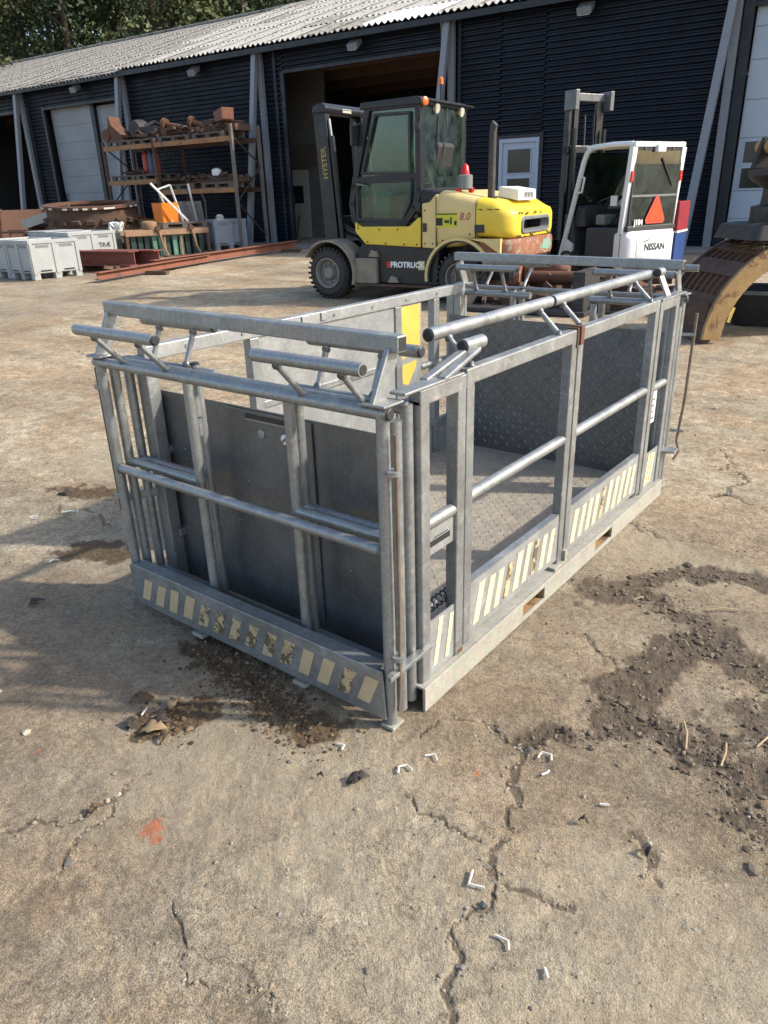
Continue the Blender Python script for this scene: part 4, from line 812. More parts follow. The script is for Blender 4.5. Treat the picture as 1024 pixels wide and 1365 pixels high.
# mast
MASTM = pm('mast_black', (.007, .008, .0105), (.014, .014, .016), 5, .42, spot=(.09, .078, .065), spot_amt=.68, spot_scale=5)
def mx(z): return .10-.115*(z-.8)/1.75+(-.26)
for y in (.38, 1.30):
    u = obj('mast_upright', MB().prism([(mx(.2)-.10, .18), (mx(.2)+.14, .18), (mx(2.58)+.13, 2.58), (mx(2.58)-.08, 2.58)], (0, y, 0), (1, 0, 0), (0, 0, 1), (0, .10, 0)), MASTM, yf, bevel=.008)
    i = obj('inner_upright', MB().bar((mx(.3)-.02, y+(.13 if y < 1 else -.03), .25), (mx(2.5)+.02, y+(.13 if y < 1 else -.03), 2.55), .06, .16, up=(0, 1, 0)), MASTM, yf)
    obj('lift_cylinder', MB().tube([(mx(.4)+.20, y+(.05), .35), (mx(2.2)+.17, y+.05, 2.2)], .045, 10), MASTM, yf, smooth=True); obj('chain_rod', MB().tube([(mx(1.9)+.18, y+.05, 1.9), (mx(2.4)+.15, y+.05, 2.42)], .022, 8), GALV, yf, smooth=True)
    obj('tilt_cylinder', MB().tube([(mx(1.0)+.12, y+.12, 1.0), (.62, y+.1, .74)], .05, 10), MASTM, yf, smooth=True)
tp = [(mx(2.58)-.10, 2.50), (mx(2.58)-.06, 2.60), (mx(2.58)+.1, 2.63), (mx(2.58)+.17, 2.56), (mx(2.58)+.15, 2.49)]
yk = obj('mast_crossbar', MB().prism(tp, (0, .36, 0), (1, 0, 0), (0, 0, 1), (0, 1.06, 0)), MASTM, yf, bevel=.02); obj('label', MB().box(mx(2.6)+.16, mx(2.6)+.166, .78, 1.0, 2.52, 2.57), CREAM, yk)
for z in (.55, 1.05): obj('mast_crossbar', MB().box(mx(z)+.0, mx(z)+.14, .48, 1.30, z-.08, z+.08), MASTM, yf, bevel=.01)
obj('carriage', MB().box(mx(.5)-.26, mx(.5)-.12, .2, 1.56, .22, .75), MASTM, yf, bevel=.01)
obj('hose', MB().tube([(mx(2.3)+.2, 1.2, 2.3), (mx(1.6)+.26, 1.1, 1.6), (mx(1.2)+.3, 1.05, 1.2), (.5, 1.0, .95)], .02, 6), BLACKP, yf, smooth=True)
# exhaust, covered beacon, white box on the hood, stickers and writing
ex, ez = A(2.63, 1.33, .42); ex2, ez2 = A(2.67, 2.16, .42)
e_ = obj('exhaust_pipe', MB().tube([(ex, .42, 1.2), (ex, .42, ez2-.12), (ex+.01, .42, ez2-.02), (ex+.03, .42, ez2)], .048, 14), pm('sooty_steel', (.09, .08, .075), (.05, .045, .042), 6, .6, .4), yf, smooth=True); obj('pipe_collar', MB().tube([(ex, .42, 1.29), (ex, .42, 1.34)], .075, 12), BLACKP, e_)
bx_, bz = FY.px(620, 252, .45)
bc = obj('covered_beacon', MB().lathe([(0, .10), (.16, .10), (.17, .08)], (bx_, .45, 1.45), (0, 0, 1), 16), GREYP, yf, smooth=True); obj('beacon_cone', MB().lathe([(0, .065), (.10, .045), (.13, .02)], (bx_, .45, 1.62), (0, 0, 1), 14), REDL, bc, smooth=True)
for dy, dx in ((-.07, -.06), (.07, .06)): obj('beacon_foot', MB().box(bx_+dx-.03, bx_+dx+.03, .45+dy-.03, .45+dy+.03, 1.40, 1.46), REDL, bc, bevel=.005)
wb = obj('white_box', MB().prism([(2.44, 1.335), (2.74, 1.285), (2.73, 1.42), (2.46, 1.465)], (0, .62, 0), (1, 0, 0), (0, 0, 1), (0, .62, 0)), WHITEM, yf, bevel=.012)
for k in range(3): obj('box_vent', MB().box(2.736, 2.742, .82+k*.11, .90+k*.11, 1.32, 1.385), GREYP, wb)
(s0, q0), (s1, q1) = FY.px(581, 284, .08), FY.px(610, 303, .08)
sg = obj('warning_sticker', MB().box(s0, s1, .0785, .081, q1, q0), pm('lime_sticker', (.62, .6, .03), None, 5, .4), hd)
for a, b, c, d in ((.02, .32, .12, .66), (.4, .62, .3, .5), (.66, .74, .2, .7), (.85, .96, .15, .45)): obj('sticker_print', MB().box(s0+(s1-s0)*a, s0+(s1-s0)*b, .077, .0784, q1+(q0-q1)*c, q1+(q0-q1)*d), INKM, sg)
obj('sticker_print', MB().box(s0+.01, s1-.01, .077, .0784, q0-.022, q0-.008), INKM, sg)
RB = lambda x, y, z: basis((x, y, z), (1, 0, 0), (0, 0, 1))
a, z = FY.px(619, 289, .07); text('model_number', '8.0', .13, pm('dark_red_print', (.32, .05, .03), None, 5, .5), hd, RB(a, .0785, z), shear=.2)
a, z = FY.px(639, 305, .066); obj('data_label', MB().box(a-.07, a+.07, .068, .071, z-.05, z+.05), BLACKP, cw)
a, z = FY.px(543, 353.5, .1); lt = text('side_lettering', 'PROTRUCK', .105, WHITEM, ch, RB(a, .098, z), bold=.004)
a, z = FY.px(518, 353, .1); obj('side_logo', MB().box(a-.03, a+.03, .097, .0995, z-.04, z+.04), REDL, ch); a, z = FY.px(562, 354, .1); obj('side_logo', MB().box(a-.05, a+.05, .097, .0995, z-.06, z+.06), pm('pale_yellow_print', (.6, .52, .2), None, 9, .5), ch)
text('mast_lettering', 'HYSTER', .12, pm('worn_yellow_print', (.42, .33, .08), (.2, .16, .05), 9, .6), yf, basis((mx(1.85)+.035, .378, 1.85), (-.06, 0, 1), (-1, 0, -.06)), bold=.003)

SEAMM = pm('panel_gap', (.02, .016, .012), None, 5, .9)
for xx, z0, z1 in ((1.581, .74, 1.26), (1.803, .73, 1.36), (2.3875, .84, 1.28)): obj('panel_gap', MB().box(xx-.004, xx+.004, .0765 if xx < 2 else .069, .09, z0, z1), SEAMM, yf)
for x, z in ((.55, .98), (.55, 1.02), (.70, .80), (1.0, .78), (1.3, .77), (1.5, .77), (.9, .96), (1.2, .96), (1.63, .78), (1.63, 1.2), (1.75, .78), (1.9, .82), (2.3, .9)): obj('bolt', MB().lathe([(0, .012), (-.008, .010)], (x, .083, z), (0, 1, 0), 8), BLACKP, yf)
for k in range(34):
    y = random.uniform(.2, 1.5); x = 2.884 if k % 2 else 2.80; z = random.choice((1.13, 1.14, .865, .87, 1.15)); 
    if k % 2: obj('scuff', MB().bar((2.8895, y, z+random.uniform(-.02, .02)), (2.8895, y+random.uniform(.03, .12), z+random.uniform(-.02, .02)), .004, random.uniform(.006, .018)), SEAMM, cw)
    elif k % 6 == 0: xx = random.uniform(2.42, 2.68); obj('scuff', MB().bar((xx, .0715, 1.2), (xx+random.uniform(.02, .07), .0715, 1.19), random.uniform(.004, .012), .003, up=(0, 1, 0)), SEAMM, cw)
for z in (1.25, 2.2): hx, hz = P(1.585, z); obj('door_hinge', MB().box(hx-.03, hx+.05, YC0-.05, YC0-.03, hz-.05, hz+.05), BLACKP, yf, bevel=.006)
hx, hz = P(.66, 1.55); obj('door_handle', MB().tube([(hx, YC0-.03, hz), (hx, YC0-.08, hz), (hx+.12, YC0-.08, hz-.02), (hx+.12, YC0-.03, hz-.02)], .012, 6), GREYP, yf, smooth=True)
obj('mirror', MB().box(xf-.2, xf-.17, -.02, .16, zf-.45, zf-.2), BLACKP, yf, bevel=.01); obj('mirror_arm', MB().tube([(xf-.05, YC0, zf-.15), (xf-.17, .1, zf-.2)], .012, 6), BLACKP, yf)
obj('cab_vent', MB().box(xr+.0, xr+.012, .17, .20, 1.95, 2.15), GREYP, yf)
# ------------------------------------------------------------------ white counterbalance forklift
WPA = pm('white_paint', (.74, .75, .74), (.66, .67, .66), 2.2, .4, spot=(.34, .32, .28), spot_amt=.70, spot_scale=5); DGR = pm('dark_grey_paint', (.045, .047, .05), (.03, .032, .034), 5, .55)
dd = ray(826, 338); dd = dd/np.linalg.norm(dd[:2]); O2 = C+dd*12.0; O2[2] = zg(O2[0], O2[1])
FW = Frame(O2, R(-20)); wf = thing('white_forklift', 'compact white and grey forklift with orange warning triangle on its rear window', 'forklift', O2, FW.th)
WID = 1.12
def wpx(x, y, yd=0.0): return FW.px(740+x/5.565, 120+y/5.565, yd)
cwt = obj('counterweight', MB().loft([rrect(-.13, .0, WID, .24, .74, .06), rrect(-.05, -.01, WID+.01, .22, .76, .07), rrect(.06, .02, WID-.02, .22, .76, .09), rrect(.12, .10, WID-.10, .26, .73, .10)]), WPA, wf, smooth=True)
obj('rear_badge_panel', MB().loft([rrect(.118, .2, .93, .34, .67, .05), rrect(.128, .21, .92, .35, .66, .05)]), WPA, cwt, smooth=True)
text('rear_lettering', 'NISSAN', .135, INKM, cwt, basis((.130, .60, .52), (0, 1, 0), (0, 0, 1)), bold=.003); obj('rear_emblem', MB().bar((.13, .36, .60), (.13, .46, .63), .004, .014), INKM, cwt)
obj('battery_box', MB().box(-.72, -.10, .02, WID-.04, .28, .80), DGR, wf, bevel=.03); obj('data_plate', MB().box(-.33, -.18, .034, .041, .66, .71), WHITEM, wf)
obj('front_cowl', MB().prism([(-1.28, .2), (-.72, .2), (-.72, .34), (-.95, .42), (-1.05, .95), (-1.22, 1.0)], (0, .06, 0), (1, 0, 0), (0, 0, 1), (0, WID-.12, 0)), DGR, wf, bevel=.02)
for y in (.0, WID-.06):
    obj('rear_post', MB().bar((-.03, y+.03, .72), (.055, y+.03, 1.87), .075, .10), WPA, wf, bevel=.012)
    fp = obj('front_post', MB().tube([(-1.25, y+.03, .30), (-1.12, y+.03, .75), (-.86, y+.03, 1.72), (-.80, y+.03, 1.84), (-.70, y+.03, 1.90), (-.3, y+.03, 1.915), (.04, y+.03, 1.905)], .04, 10), WPA, wf, smooth=True)
    obj('front_step', MB().prism([(-1.30, .22), (-1.0, .22), (-.98, .55), (-1.18, .66)], (0, y+.01, 0), (1, 0, 0), (0, 0, 1), (0, .05, 0)), WPA, wf, bevel=.01)
    obj('marker_lamp', MB().box(.05, .085, y+.005, y+.055, 1.42, 1.56), REDL, wf, bevel=.005)
obj('grab_handle', MB().tube([(-.93, -.02, 1.28), (-.80, -.04, 1.30), (-.76, -.04, 1.50), (-.88, -.02, 1.52)], .016, 8), WPA, wf, smooth=True)
obj('cab_roof', MB().loft([rrect(-.80, .0, WID, 1.885, 1.93, .02), rrect(.03, -.005, WID+.005, 1.88, 1.94, .025), rrect(.095, .02, WID-.02, 1.87, 1.935, .025)]), WPA, wf, smooth=True)
rwn = obj('rear_window', MB().prism([(.06, .80), (WID-.06, .80), (WID-.06, 1.86), (.06, 1.86)], (.035, 0, 0), (0, 1, 0), (.02, 0, .98), (.006, 0, 0)), CABG, wf)
for zz_ in (.76, ): obj('rear_sill', MB().box(-.0, .075, .03, WID-.03, .755, .825), DGR, wf, bevel=.01)
obj('window_bar', MB().bar((.07, .06, 1.23), (.07, WID-.06, 1.23), .012, .03), GREYP, rwn)
tri = lambda r: [(r*math.sin(a+k), r*math.cos(a+k)) for a in (0, 2.0944, 4.18879) for k in (-.13, .13)]
tr = obj('warning_triangle', MB().prism(tri(.235), (.080, .60, .99), (0, 1, 0), (.02, 0, 1), (.006, 0, 0)), pm('dull_orange_rim', (.62, .07, .04), None, 6, .5), rwn); obj('triangle_face', MB().prism(tri(.165), (.0865, .60, .985), (0, 1, 0), (.02, 0, 1), (.003, 0, 0)), pm('bright_orange_red', (.92, .085, .02), None, 6, .4), tr)
text('number', 'J184', .105, WHITEM, rwn, basis((.078, .25, .87), (0, 1, 0), (0, 0, 1)), bold=.004)
obj('wiper', MB().bar((.09, .62, 1.72), (.075, .92, 1.36), .016, .02), BLACKP, rwn); obj('work_lamp', MB().box(.07, .14, .45, .62, 1.80, 1.90), WHITEM, wf, bevel=.01)
obj('side_window', MB().prism([(-.86, .82), (-.80, 1.84), (-.05, 1.85), (-.05, .82)], (0, WID-.04, 0), (1, 0, 0), (0, 0, 1), (0, .006, 0)), CABG, wf)
obj('windscreen', MB().prism([(0, 0), (WID-.1, 0), (WID-.1, 1.0), (0, 1.0)], (-1.12, .05, .82), (0, 1, 0), (.30, 0, 1.02), (.006, 0, 0)), CABG, wf)
st = obj('seat', MB().loft([rrect(-.55, .3, .82, .80, .92, .05), rrect(-.1, .3, .82, .80, .92, .05)]), SEATM, wf, smooth=True); obj('backrest', MB().prism([(-.20, .90), (-.08, .90), (.0, 1.55), (-.10, 1.58)], (0, .32, 0), (1, 0, 0), (0, 0, 1), (0, .48, 0)), SEATM, st, bevel=.04)
obj('dashboard', MB().prism([(-1.1, .8), (-.85, .8), (-.85, 1.05), (-1.0, 1.12)], (0, .1, 0), (1, 0, 0), (0, 0, 1), (0, .92, 0)), DGR, wf, bevel=.02)
ring = [(-.72+.18*math.cos(a)*.9, .5+.18*math.sin(a), 1.17+.18*math.cos(a)*.35) for a in np.linspace(0, 2*math.pi, 25)]
sw = obj('steering_wheel', MB().tube(ring, .015, 6, False), BLACKP, wf, smooth=True); obj('column', MB().tube([(-.72, .5, 1.17), (-.9, .5, .95)], .03, 8), DGR, sw)
obj('clipboard', MB().box(-.42, -.30, .18, .20, 1.1, 1.24), WHITEM, wf); obj('console', MB().box(-.66, -.48, .15, .4, .83, .98), GREYP, wf, bevel=.02)
for y in (.2, .85):
    obj('mast_upright', MB().bar((-1.42, y, .1), (-1.40, y, 2.62), .10, .10), MASTM, wf, bevel=.008); obj('inner_upright', MB().bar((-1.36, y+(.08 if y < .5 else -.08), .2), (-1.35, y+(.08 if y < .5 else -.08), 2.66), .06, .09), MASTM, wf)
    obj('lift_cylinder', MB().tube([(-1.28, y, .3), (-1.27, y, 2.2)], .035, 8), MASTM, wf, smooth=True)
GREYM = pm('worn_mast_steel', (.16, .165, .165), (.1, .1, .1), 6, .5, .4)
for z in (1.86, 2.58): obj('mast_crossbar', MB().box(-1.46, -1.32, .15, .92, z, z+.11), GREYM if z > 2 else MASTM, wf, bevel=.01)
for y in (.15, .9): obj('mast_cap', MB().box(-1.44, -1.2, y-.03, y+.05, 2.45, 2.72), GREYM, wf, bevel=.01)
obj('carriage', MB().box(-1.56, -1.48, .05, 1.05, .1, .6), MASTM, wf)
for y in (.2, .8): obj('fork', MB().prism([(0, .05), (-1.05, .04), (-1.05, .06), (-.05, .09), (-.04, .6), (0, .6)], (-1.56, y, 0), (1, 0, 0), (0, 0, 1), (0, .1, 0)), MASTM, wf)
for y0 in (.0, WID-.2): wheel(wf, -1.08, y0, y0+.2, .25, .14, 20, -1 if y0 < .5 else 1)
wheel(wf, -.12, .44, .58, .2, .11, 18, -1)
obj('blue_stripe', MB().box(-.75, -.45, .035, .041, .31, .36), pm('cyan_paint', (.05, .35, .6), None, 5, .5), wf)

for a_, b_ in (((.06, .815), (WID-.06, .815)), ((.06, 1.85), (WID-.06, 1.85)), ((.075, .8), (.075, 1.86)), ((WID-.075, .8), (WID-.075, 1.86))): obj('window_seal', MB().bar((.045+(a_[1]-.8)*.02, a_[0], a_[1]), (.045+(b_[1]-.8)*.02, b_[0], b_[1]), .03, .04), BLACKP, rwn)
for y in (.25, .85): obj('window_hinge', MB().box(.05, .09, y-.03, y+.03, 1.82, 1.90), BLACKP, rwn)
obj('side_seam', MB().box(-.02, -.012, -.004, .03, .28, .74), SEAMM, wf); obj('tow_pin', MB().lathe([(0, .04), (.05, .04)], (.11, .56, .29), (1, 0, 0), 12), DGR, wf); obj('bumper', MB().box(-.05, .135, .12, WID-.12, .2, .25), DGR, wf, bevel=.015)
for y in (.3, .5, .7): obj('mast_hose', MB().tube([(-1.33, y, .4), (-1.34, y+.02, 1.4), (-1.36, y, 2.4)], .015, 6), BLACKP, wf, smooth=True)
obj('seat_belt', MB().bar((-.12, .32, 1.5), (-.15, .33, .95), .004, .05), GREYP, wf); obj('roof_bar', MB().box(-.75, -.05, .3, .36, 1.87, 1.885), WPA, wf)
# ------------------------------------------------------------------ pallet rack with scrap by the shed wall
ORB = pm('worn_orange_beam', (.36, .17, .055), (.24, .11, .045), 5, .7, spot=(.14, .08, .05), spot_amt=.55); RACKU = pm('weathered_upright', (.16, .14, .12), (.10, .085, .075), 5, .7, spot=(.2, .1, .05), spot_amt=.6)
PALW = pm('grey_pallet_wood', (.15, .125, .10), (.085, .07, .055), 8, .85, bmp=.3); DSTEEL = pm('dark_steel_scrap', (.06, .055, .052), (.035, .032, .03), 7, .7, .3, bmp=.3)
def lthing(name, label, cat, s, off, z=None, rz=0.0, group=None):
    return thing(name, label, cat, LW(s, off, z), BANG+rz, group)
RS = (-4.76, -2.58, .40); RO = -1.9; RDEP = 1.05; RGZ = float(zg(*LW(-2, RO-.3)[:2])-BZ)
rk = lthing('pallet_rack', 'rust-streaked pallet rack with orange beams standing against the shed wall', 'rack', 0, RO, 0)
for s in RS:
    for y in (0, RDEP):
        h = 3.02 if s > 0 else 2.86
        u = obj('upright', MB().box(s-.045, s+.045, y-.035, y+.035, RGZ-.02, h), RACKU if s > 0 else RUSTD, rk, bevel=.006); obj('foot', MB().box(s-.07, s+.07, y-.06, y+.06, RGZ-.03, RGZ+.012), RACKU, u)
    for z0, z1 in ((.25, 1.15), (1.15, 2.05), (2.05, 2.75)): obj('brace', MB().bar((s, 0 if int(z0*10) % 2 else RDEP, z0), (s, RDEP if int(z0*10) % 2 else 0, z1), .03, .03), DSTEEL, rk)
for a, b, z in ((RS[0], RS[1], 2.68), (RS[1], RS[2], 2.68), (RS[0], RS[1], 1.76), (RS[1], RS[2], 1.46)):
    for y in (-.02, RDEP+.02): obj('beam', MB().box(a+.047, b-.047, y-.025, y+.025, z-.06, z+.06), ORB if y < .5 else RUSTD, rk, bevel=.004)
def make_pallet():
    t = thing('pallet', 'x', 'pallet')
    for k in range(5): obj('deck_board', MB().box(-.6, .6, -.4+k*.17, -.4+k*.17+.12, .122, .144), PALW, t)
    for y in (-.35, 0, .35):
        for x in (-.53, 0, .53): obj('block', MB().box(x-.07, x+.07, y-.05, y+.05, .022, .1), PALW, t)
        obj('bottom_board', MB().box(-.6, .6, y-.05, y+.05, 0, .022), PALW, t); obj('stringer', MB().box(-.6, .6, y-.045, y+.045, .1, .122), PALW, t)
    return t
PAL0 = make_pallet(); used = [False]
def pallet(P, rz, label, group=None):
    t = PAL0 if not used[0] else copy_tree(PAL0); used[0] = True
    t.location = tuple(map(float, P)); t.rotation_euler = (0, 0, rz); t['label'] = label
    if group: t['group'] = group
    elif 'group' in t: del t['group']
    return t
for s, z, lb in ((-4.1, 2.742, 'wooden pallet on the top rack shelf under the horned rusty casting'), (-3.2, 2.742, 'wooden pallet on the top rack shelf under dark machine parts'), (-1.9, 2.742, 'wooden pallet on the top rack shelf under the pair of rusty shafts'), (-.55, 2.742, 'wooden pallet on the top rack shelf under the tipped rusty bucket'), (-4.1, 1.822, 'wooden pallet on the middle rack shelf, left empty at the outer end'), (-3.25, 1.822, 'wooden pallet on the middle rack shelf under the red and blue cylinders'), (-1.9, 1.522, 'wooden pallet on the low rack shelf beside the shelf post, bare on top'), (-.4, 1.522, 'wooden pallet on the low rack shelf under the long rusty plates')):
    pallet(LW(s, RO+.5, z), BANG+random.uniform(-.04, .04), lb, 'pallets on the rack')
def piece(name, label, cat, mb, mat, s, off, z, rz=0.0, smooth=False, bevel=.006, group=None):
    o = obj(name, mb, mat, None, smooth, bevel); o.location = tuple(map(float, LW(s, off, z))); o.rotation_euler = (0, 0, BANG+rz); return tag(o, label, cat, group)
# each item of scrap is built as it lies
m = MB().prism([(-.35, 0), (.4, 0), (.25, .22), (-.05, .42), (-.1, .62), (-.16, .66), (-.18, .4), (-.38, .25)], (0, -.2, 0), (1, 0, 0), (0, 0, 1), (0, .4, 0)); m.lathe([(-.25, .16), (.25, .16)], (-.3, 0, .16), (0, 1, 0), 16)
piece('rusty_casting', 'horned rusty casting on the top shelf of the pallet rack', 'scrap part', m, RUST, -4.35, RO+.3, 2.886)
m = MB(); m.lathe([(-.3, .2), (-.1, .26), (.1, .26), (.3, .2)], (-.2, 0, .26), (0, 1, 0), 14); m.box(0, .5, -.3, .3, 0, .3); m.tube([(.1, -.2, .3), (.3, 0, .42), (.6, .1, .3)], .05, 8)
piece('machine_block', 'dark oily machine parts heaped beside the horned casting on the rack', 'scrap part', m, DSTEEL, -3.3, RO+.45, 2.886, .2)
for k, (s, L, a, lb) in enumerate(((-2.35, 1.3, .28, 'longer rusty shaft with round flange lying on the top rack shelf'), (-1.5, 1.2, .34, 'shorter rusty shaft with round flange lying on the top rack shelf'))):
    m = MB().tube([(0, 0, .32), (L, .2, .32-L*a+.1)], .07, 10); m.lathe([(-.05, .15), (.05, .15)], (0, 0, .32), (1, .2, -a), 16); m.box(-.1, .12, -.1, .1, 0, .2)
    piece('rusty_shaft', lb, 'scrap part', m, RUST, s, RO+.3+.2*k, 2.886, 0, True, 0)
m = MB()
for k in range(7): x = k*.22-.7; h = random.uniform(.08, .26); m.box(x, x+.2, -.3+random.uniform(-.1, .1), .3, 0, h)
m.tube([(-.8, .1, .28), (0, -.1, .3), (.7, .2, .2)], .05, 8)
piece('scrap_bundle', 'low heap of rusty plates and pipes under the tipped bucket', 'scrap part', m, RUSTD, -.45, RO+.5, 2.886)
m = MB(); KS = .7; pr = [(-.3, .30), (.36, .42), (.30, .02), (-.16, .0)]
for y in (-.25, .22): m.prism(pr, (0, y, 0), (1, 0, 0), (0, 0, 1), (0, .03, 0))
m.prism([(-.3, .3), (-.16, 0), (-.13, 0), (-.26, .3)], (0, -.22, 0), (1, 0, 0), (0, 0, 1), (0, .44, 0)); m.prism([(-.16, 0), (.30, .02), (.30, .05), (-.16, .03)], (0, -.22, 0), (1, 0, 0), (0, 0, 1), (0, .44, 0)); m.prism([(.3, .05), (.33, .05), (.36, .42), (.33, .42)], (0, -.22, 0), (1, 0, 0), (0, 0, 1), (0, .44, 0))
piece('steel_bucket', 'open rusty red steel bucket tipped on the end of the top rack shelf', 'bucket', m, pm('red_rust', (.20, .08, .045), (.13, .055, .035), 5, .8, bmp=.3), .05, RO+.15, 3.1, -.3).scale = (.72, .72, .72)
for k, (s, c, lb) in enumerate(((-3.45, (.42, .06, .04), 'dull red cylinder standing on the middle rack shelf'), (-3.22, (.07, .1, .2), 'dark blue cylinder standing between two red ones on the rack'), (-3.0, (.36, .07, .06), 'red cylinder with dark cap standing by the rack post'))):
    t = lthing('gas_cylinder', lb, 'cylinder', s, RO+.4, 1.966); obj('body', MB().lathe([(0, .09), (.03, .1), (.5, .1), (.58, .06), (.6, .03)], (0, 0, 0), (0, 0, 1), 14), pm('cyl%d' % k, c, None, 5, .5), t, smooth=True); obj('valve', MB().lathe([(0, .03), (.06, .025)], (0, 0, .59), (0, 0, 1), 8), DSTEEL, t)
m = MB()
for k in range(4): m.box(-.9+k*.05, .9-k*.12, -.35+k*.06, .3, k*.045, k*.045+.035)
piece('plate_stack', 'stack of long rusty plates on the low rack shelf', 'steel plates', m, RUSTD, -.6, RO+.5, 1.666)
piece('white_canister', 'small white canister standing on the stacked rusty plates', 'canister', MB().loft([[(p[1], p[2], 0) for p in rrect(0, -.12, .12, -.08, .08, .03)], [(p[1], p[2], .15) for p in rrect(0, -.12, .12, -.08, .08, .03)], [(p[1], p[2], .19) for p in rrect(0, -.05, .05, -.04, .04, .03)]]), WHITEM, -.75, RO+.5, 1.842, 0, True, 0)
# yellow box and red can behind the rack, low
m = lthing('yellow_tank', 'square dirty yellow tank on the ground behind the pallet rack', 'tank', -4.0, RO+.5); obj('tank_body', MB().box(-.28, .28, -.25, .25, 0, .78), pm('dirty_yellow', (.36, .27, .04), (.2, .15, .03), 4, .6), m, bevel=.04); obj('tank_cap', MB().lathe([(0, .08), (.06, .07)], (-.1, 0, .78), (0, 0, 1), 12), REDL, m)
m = lthing('olive_tank', 'square olive tank on the ground beside the yellow tank', 'tank', -3.35, RO+.5); obj('tank_body', MB().box(-.26, .26, -.25, .25, 0, .72), pm('olive_paint', (.12, .11, .04), (.08, .075, .03), 4, .6), m, bevel=.04); obj('tank_cap', MB().lathe([(0, .08), (.06, .07)], (-.1, 0, .72), (0, 0, 1), 12), BLACKP, m)

# ------------------------------------------------------------------ plastic pallet boxes
PBOX = pm('white_box_plastic', (.37, .38, .37), (.29, .30, .29), 3, .55, spot=(.19, .18, .155), spot_amt=.66); PBOXG = pm('grey_box_plastic', (.24, .265, .30), (.19, .21, .245), 3, .55, spot=(.2, .2, .2), spot_amt=.68)
def pallet_box(P, rz, mat, label, group=None, L=1.03, D=1.0, H=.76, lid=False, word=None):
    t = thing('pallet_box', label, 'pallet box', P, rz, group); z0 = .13; th = .04
    w = obj('walls', MB().box(0, L, 0, th, z0, H).box(0, L, D-th, D, z0, H).box(0, th, th, D-th, z0, H).box(L-th, L, th, D-th, z0, H).box(th, L-th, th, D-th, z0, z0+.05), mat, t, bevel=.012)
    obj('rim', MB().box(-.02, L+.02, -.02, .0, H-.06, H+.01).box(-.02, L+.02, D, D+.02, H-.06, H+.01).box(-.02, .0, 0, D, H-.06, H+.01).box(L, L+.02, 0, D, H-.06, H+.01), mat, t, bevel=.006)
    for x in (0, L/2-.07, L-.14):
        for y in (0, D/2-.07, D-.14): obj('foot', MB().box(x, x+.14, y, y+.14, 0, z0), mat, t, bevel=.01)
    for x0, x1 in ((0, .07), (L/2-.045, L/2+.045), (L-.07, L)):
        obj('rib', MB().box(x0, x1, -.02, 0, z0-.02, H-.06), mat, w, bevel=.008)
    for y0, y1 in ((0, .07), (D/2-.045, D/2+.045), (D-.07, D)):
        obj('rib', MB().box(-.02, 0, y0, y1, z0-.02, H-.06), mat, w, bevel=.008); obj('rib', MB().box(L, L+.02, y0, y1, z0-.02, H-.06), mat, w, bevel=.008)
    for c in (L*.26, L*.74):
        obj('vent', MB().box(c-.14, c+.14, -.004, .002, H-.14, H-.085), GREYP, w); obj('vent', MB().box(c-.12, c+.12, -.004, .002, z0+.03, z0+.06), BLACKP, w)
        c = c*D/L
        obj('vent', MB().box(L-.002, L+.004, c-.14, c+.14, H-.14, H-.085), GREYP, w); obj('vent', MB().box(L-.002, L+.004, c-.12, c+.12, z0+.03, z0+.06), BLACKP, w)
    if lid: obj('lid', MB().box(-.03, L+.05, -.03, D*.8, H+.012, H+.03), mat, t, bevel=.006)
    if word: text('stencil', word, .15, INKM, w, basis((L+.022, D*.74, H*.6), (0, 1, 0), (0, 0, 1)), .001)
    return t
def lw2(s, off): return LW(s, off)
rb = BANG+R(-6)
def boxpos(corner, L, rz):   # corner = near bottom corner (+x side, y = 0)
    return corner-np.array([math.cos(rz)*L, math.sin(rz)*L, 0])
cA = G(47.5, 374.5); P1 = boxpos(cA, 1.0, rb); pallet_box(P1, rb, PBOX, 'dirty white plastic pallet box beside the red steel beams', 'white plastic pallet boxes', L=1.0, D=1.06)
pallet_box(boxpos(P1, 1.02, rb), rb, PBOX, 'dirty white plastic pallet box half hidden beyond the one by the red beams', 'white plastic pallet boxes', L=1.0, D=1.06)
cB = G(99, 357); P2 = boxpos(cB, 1.0, rb); pallet_box(P2, rb, PBOX, 'white plastic pallet box with black stencilled word beside the steel frame', 'white plastic pallet boxes', L=1.0, D=1.2, word='TRÆ')
pallet_box(boxpos(P2, 1.03, rb), rb, PBOX, 'white plastic pallet box with a flat lid behind the others', 'white plastic pallet boxes', L=1.0, D=1.2, lid=True)
cG = G(289, 335); ga = BANG+R(-16); gb = pallet_box(boxpos(cG, .9, ga), ga, PBOXG, 'grey plastic pallet box at the foot of the eave post', None, L=.9, D=.98, H=.78)
piece('white_rag', 'crumpled whitish rag lying on the grey plastic box', 'rag', MB().lathe([(0, .12), (.06, .15), (.12, .1), (.18, .11), (.22, .04)], (0, 0, 0), (0, 0, 1), 9), pm('rag', (.5, .48, .44), (.35, .33, .3), 9, .9, bmp=.6), *[float(v) for v in ((cG-B0)@BE-.1, (cG-B0)@BN+.35)], float(cG[2]-BZ)+.70)

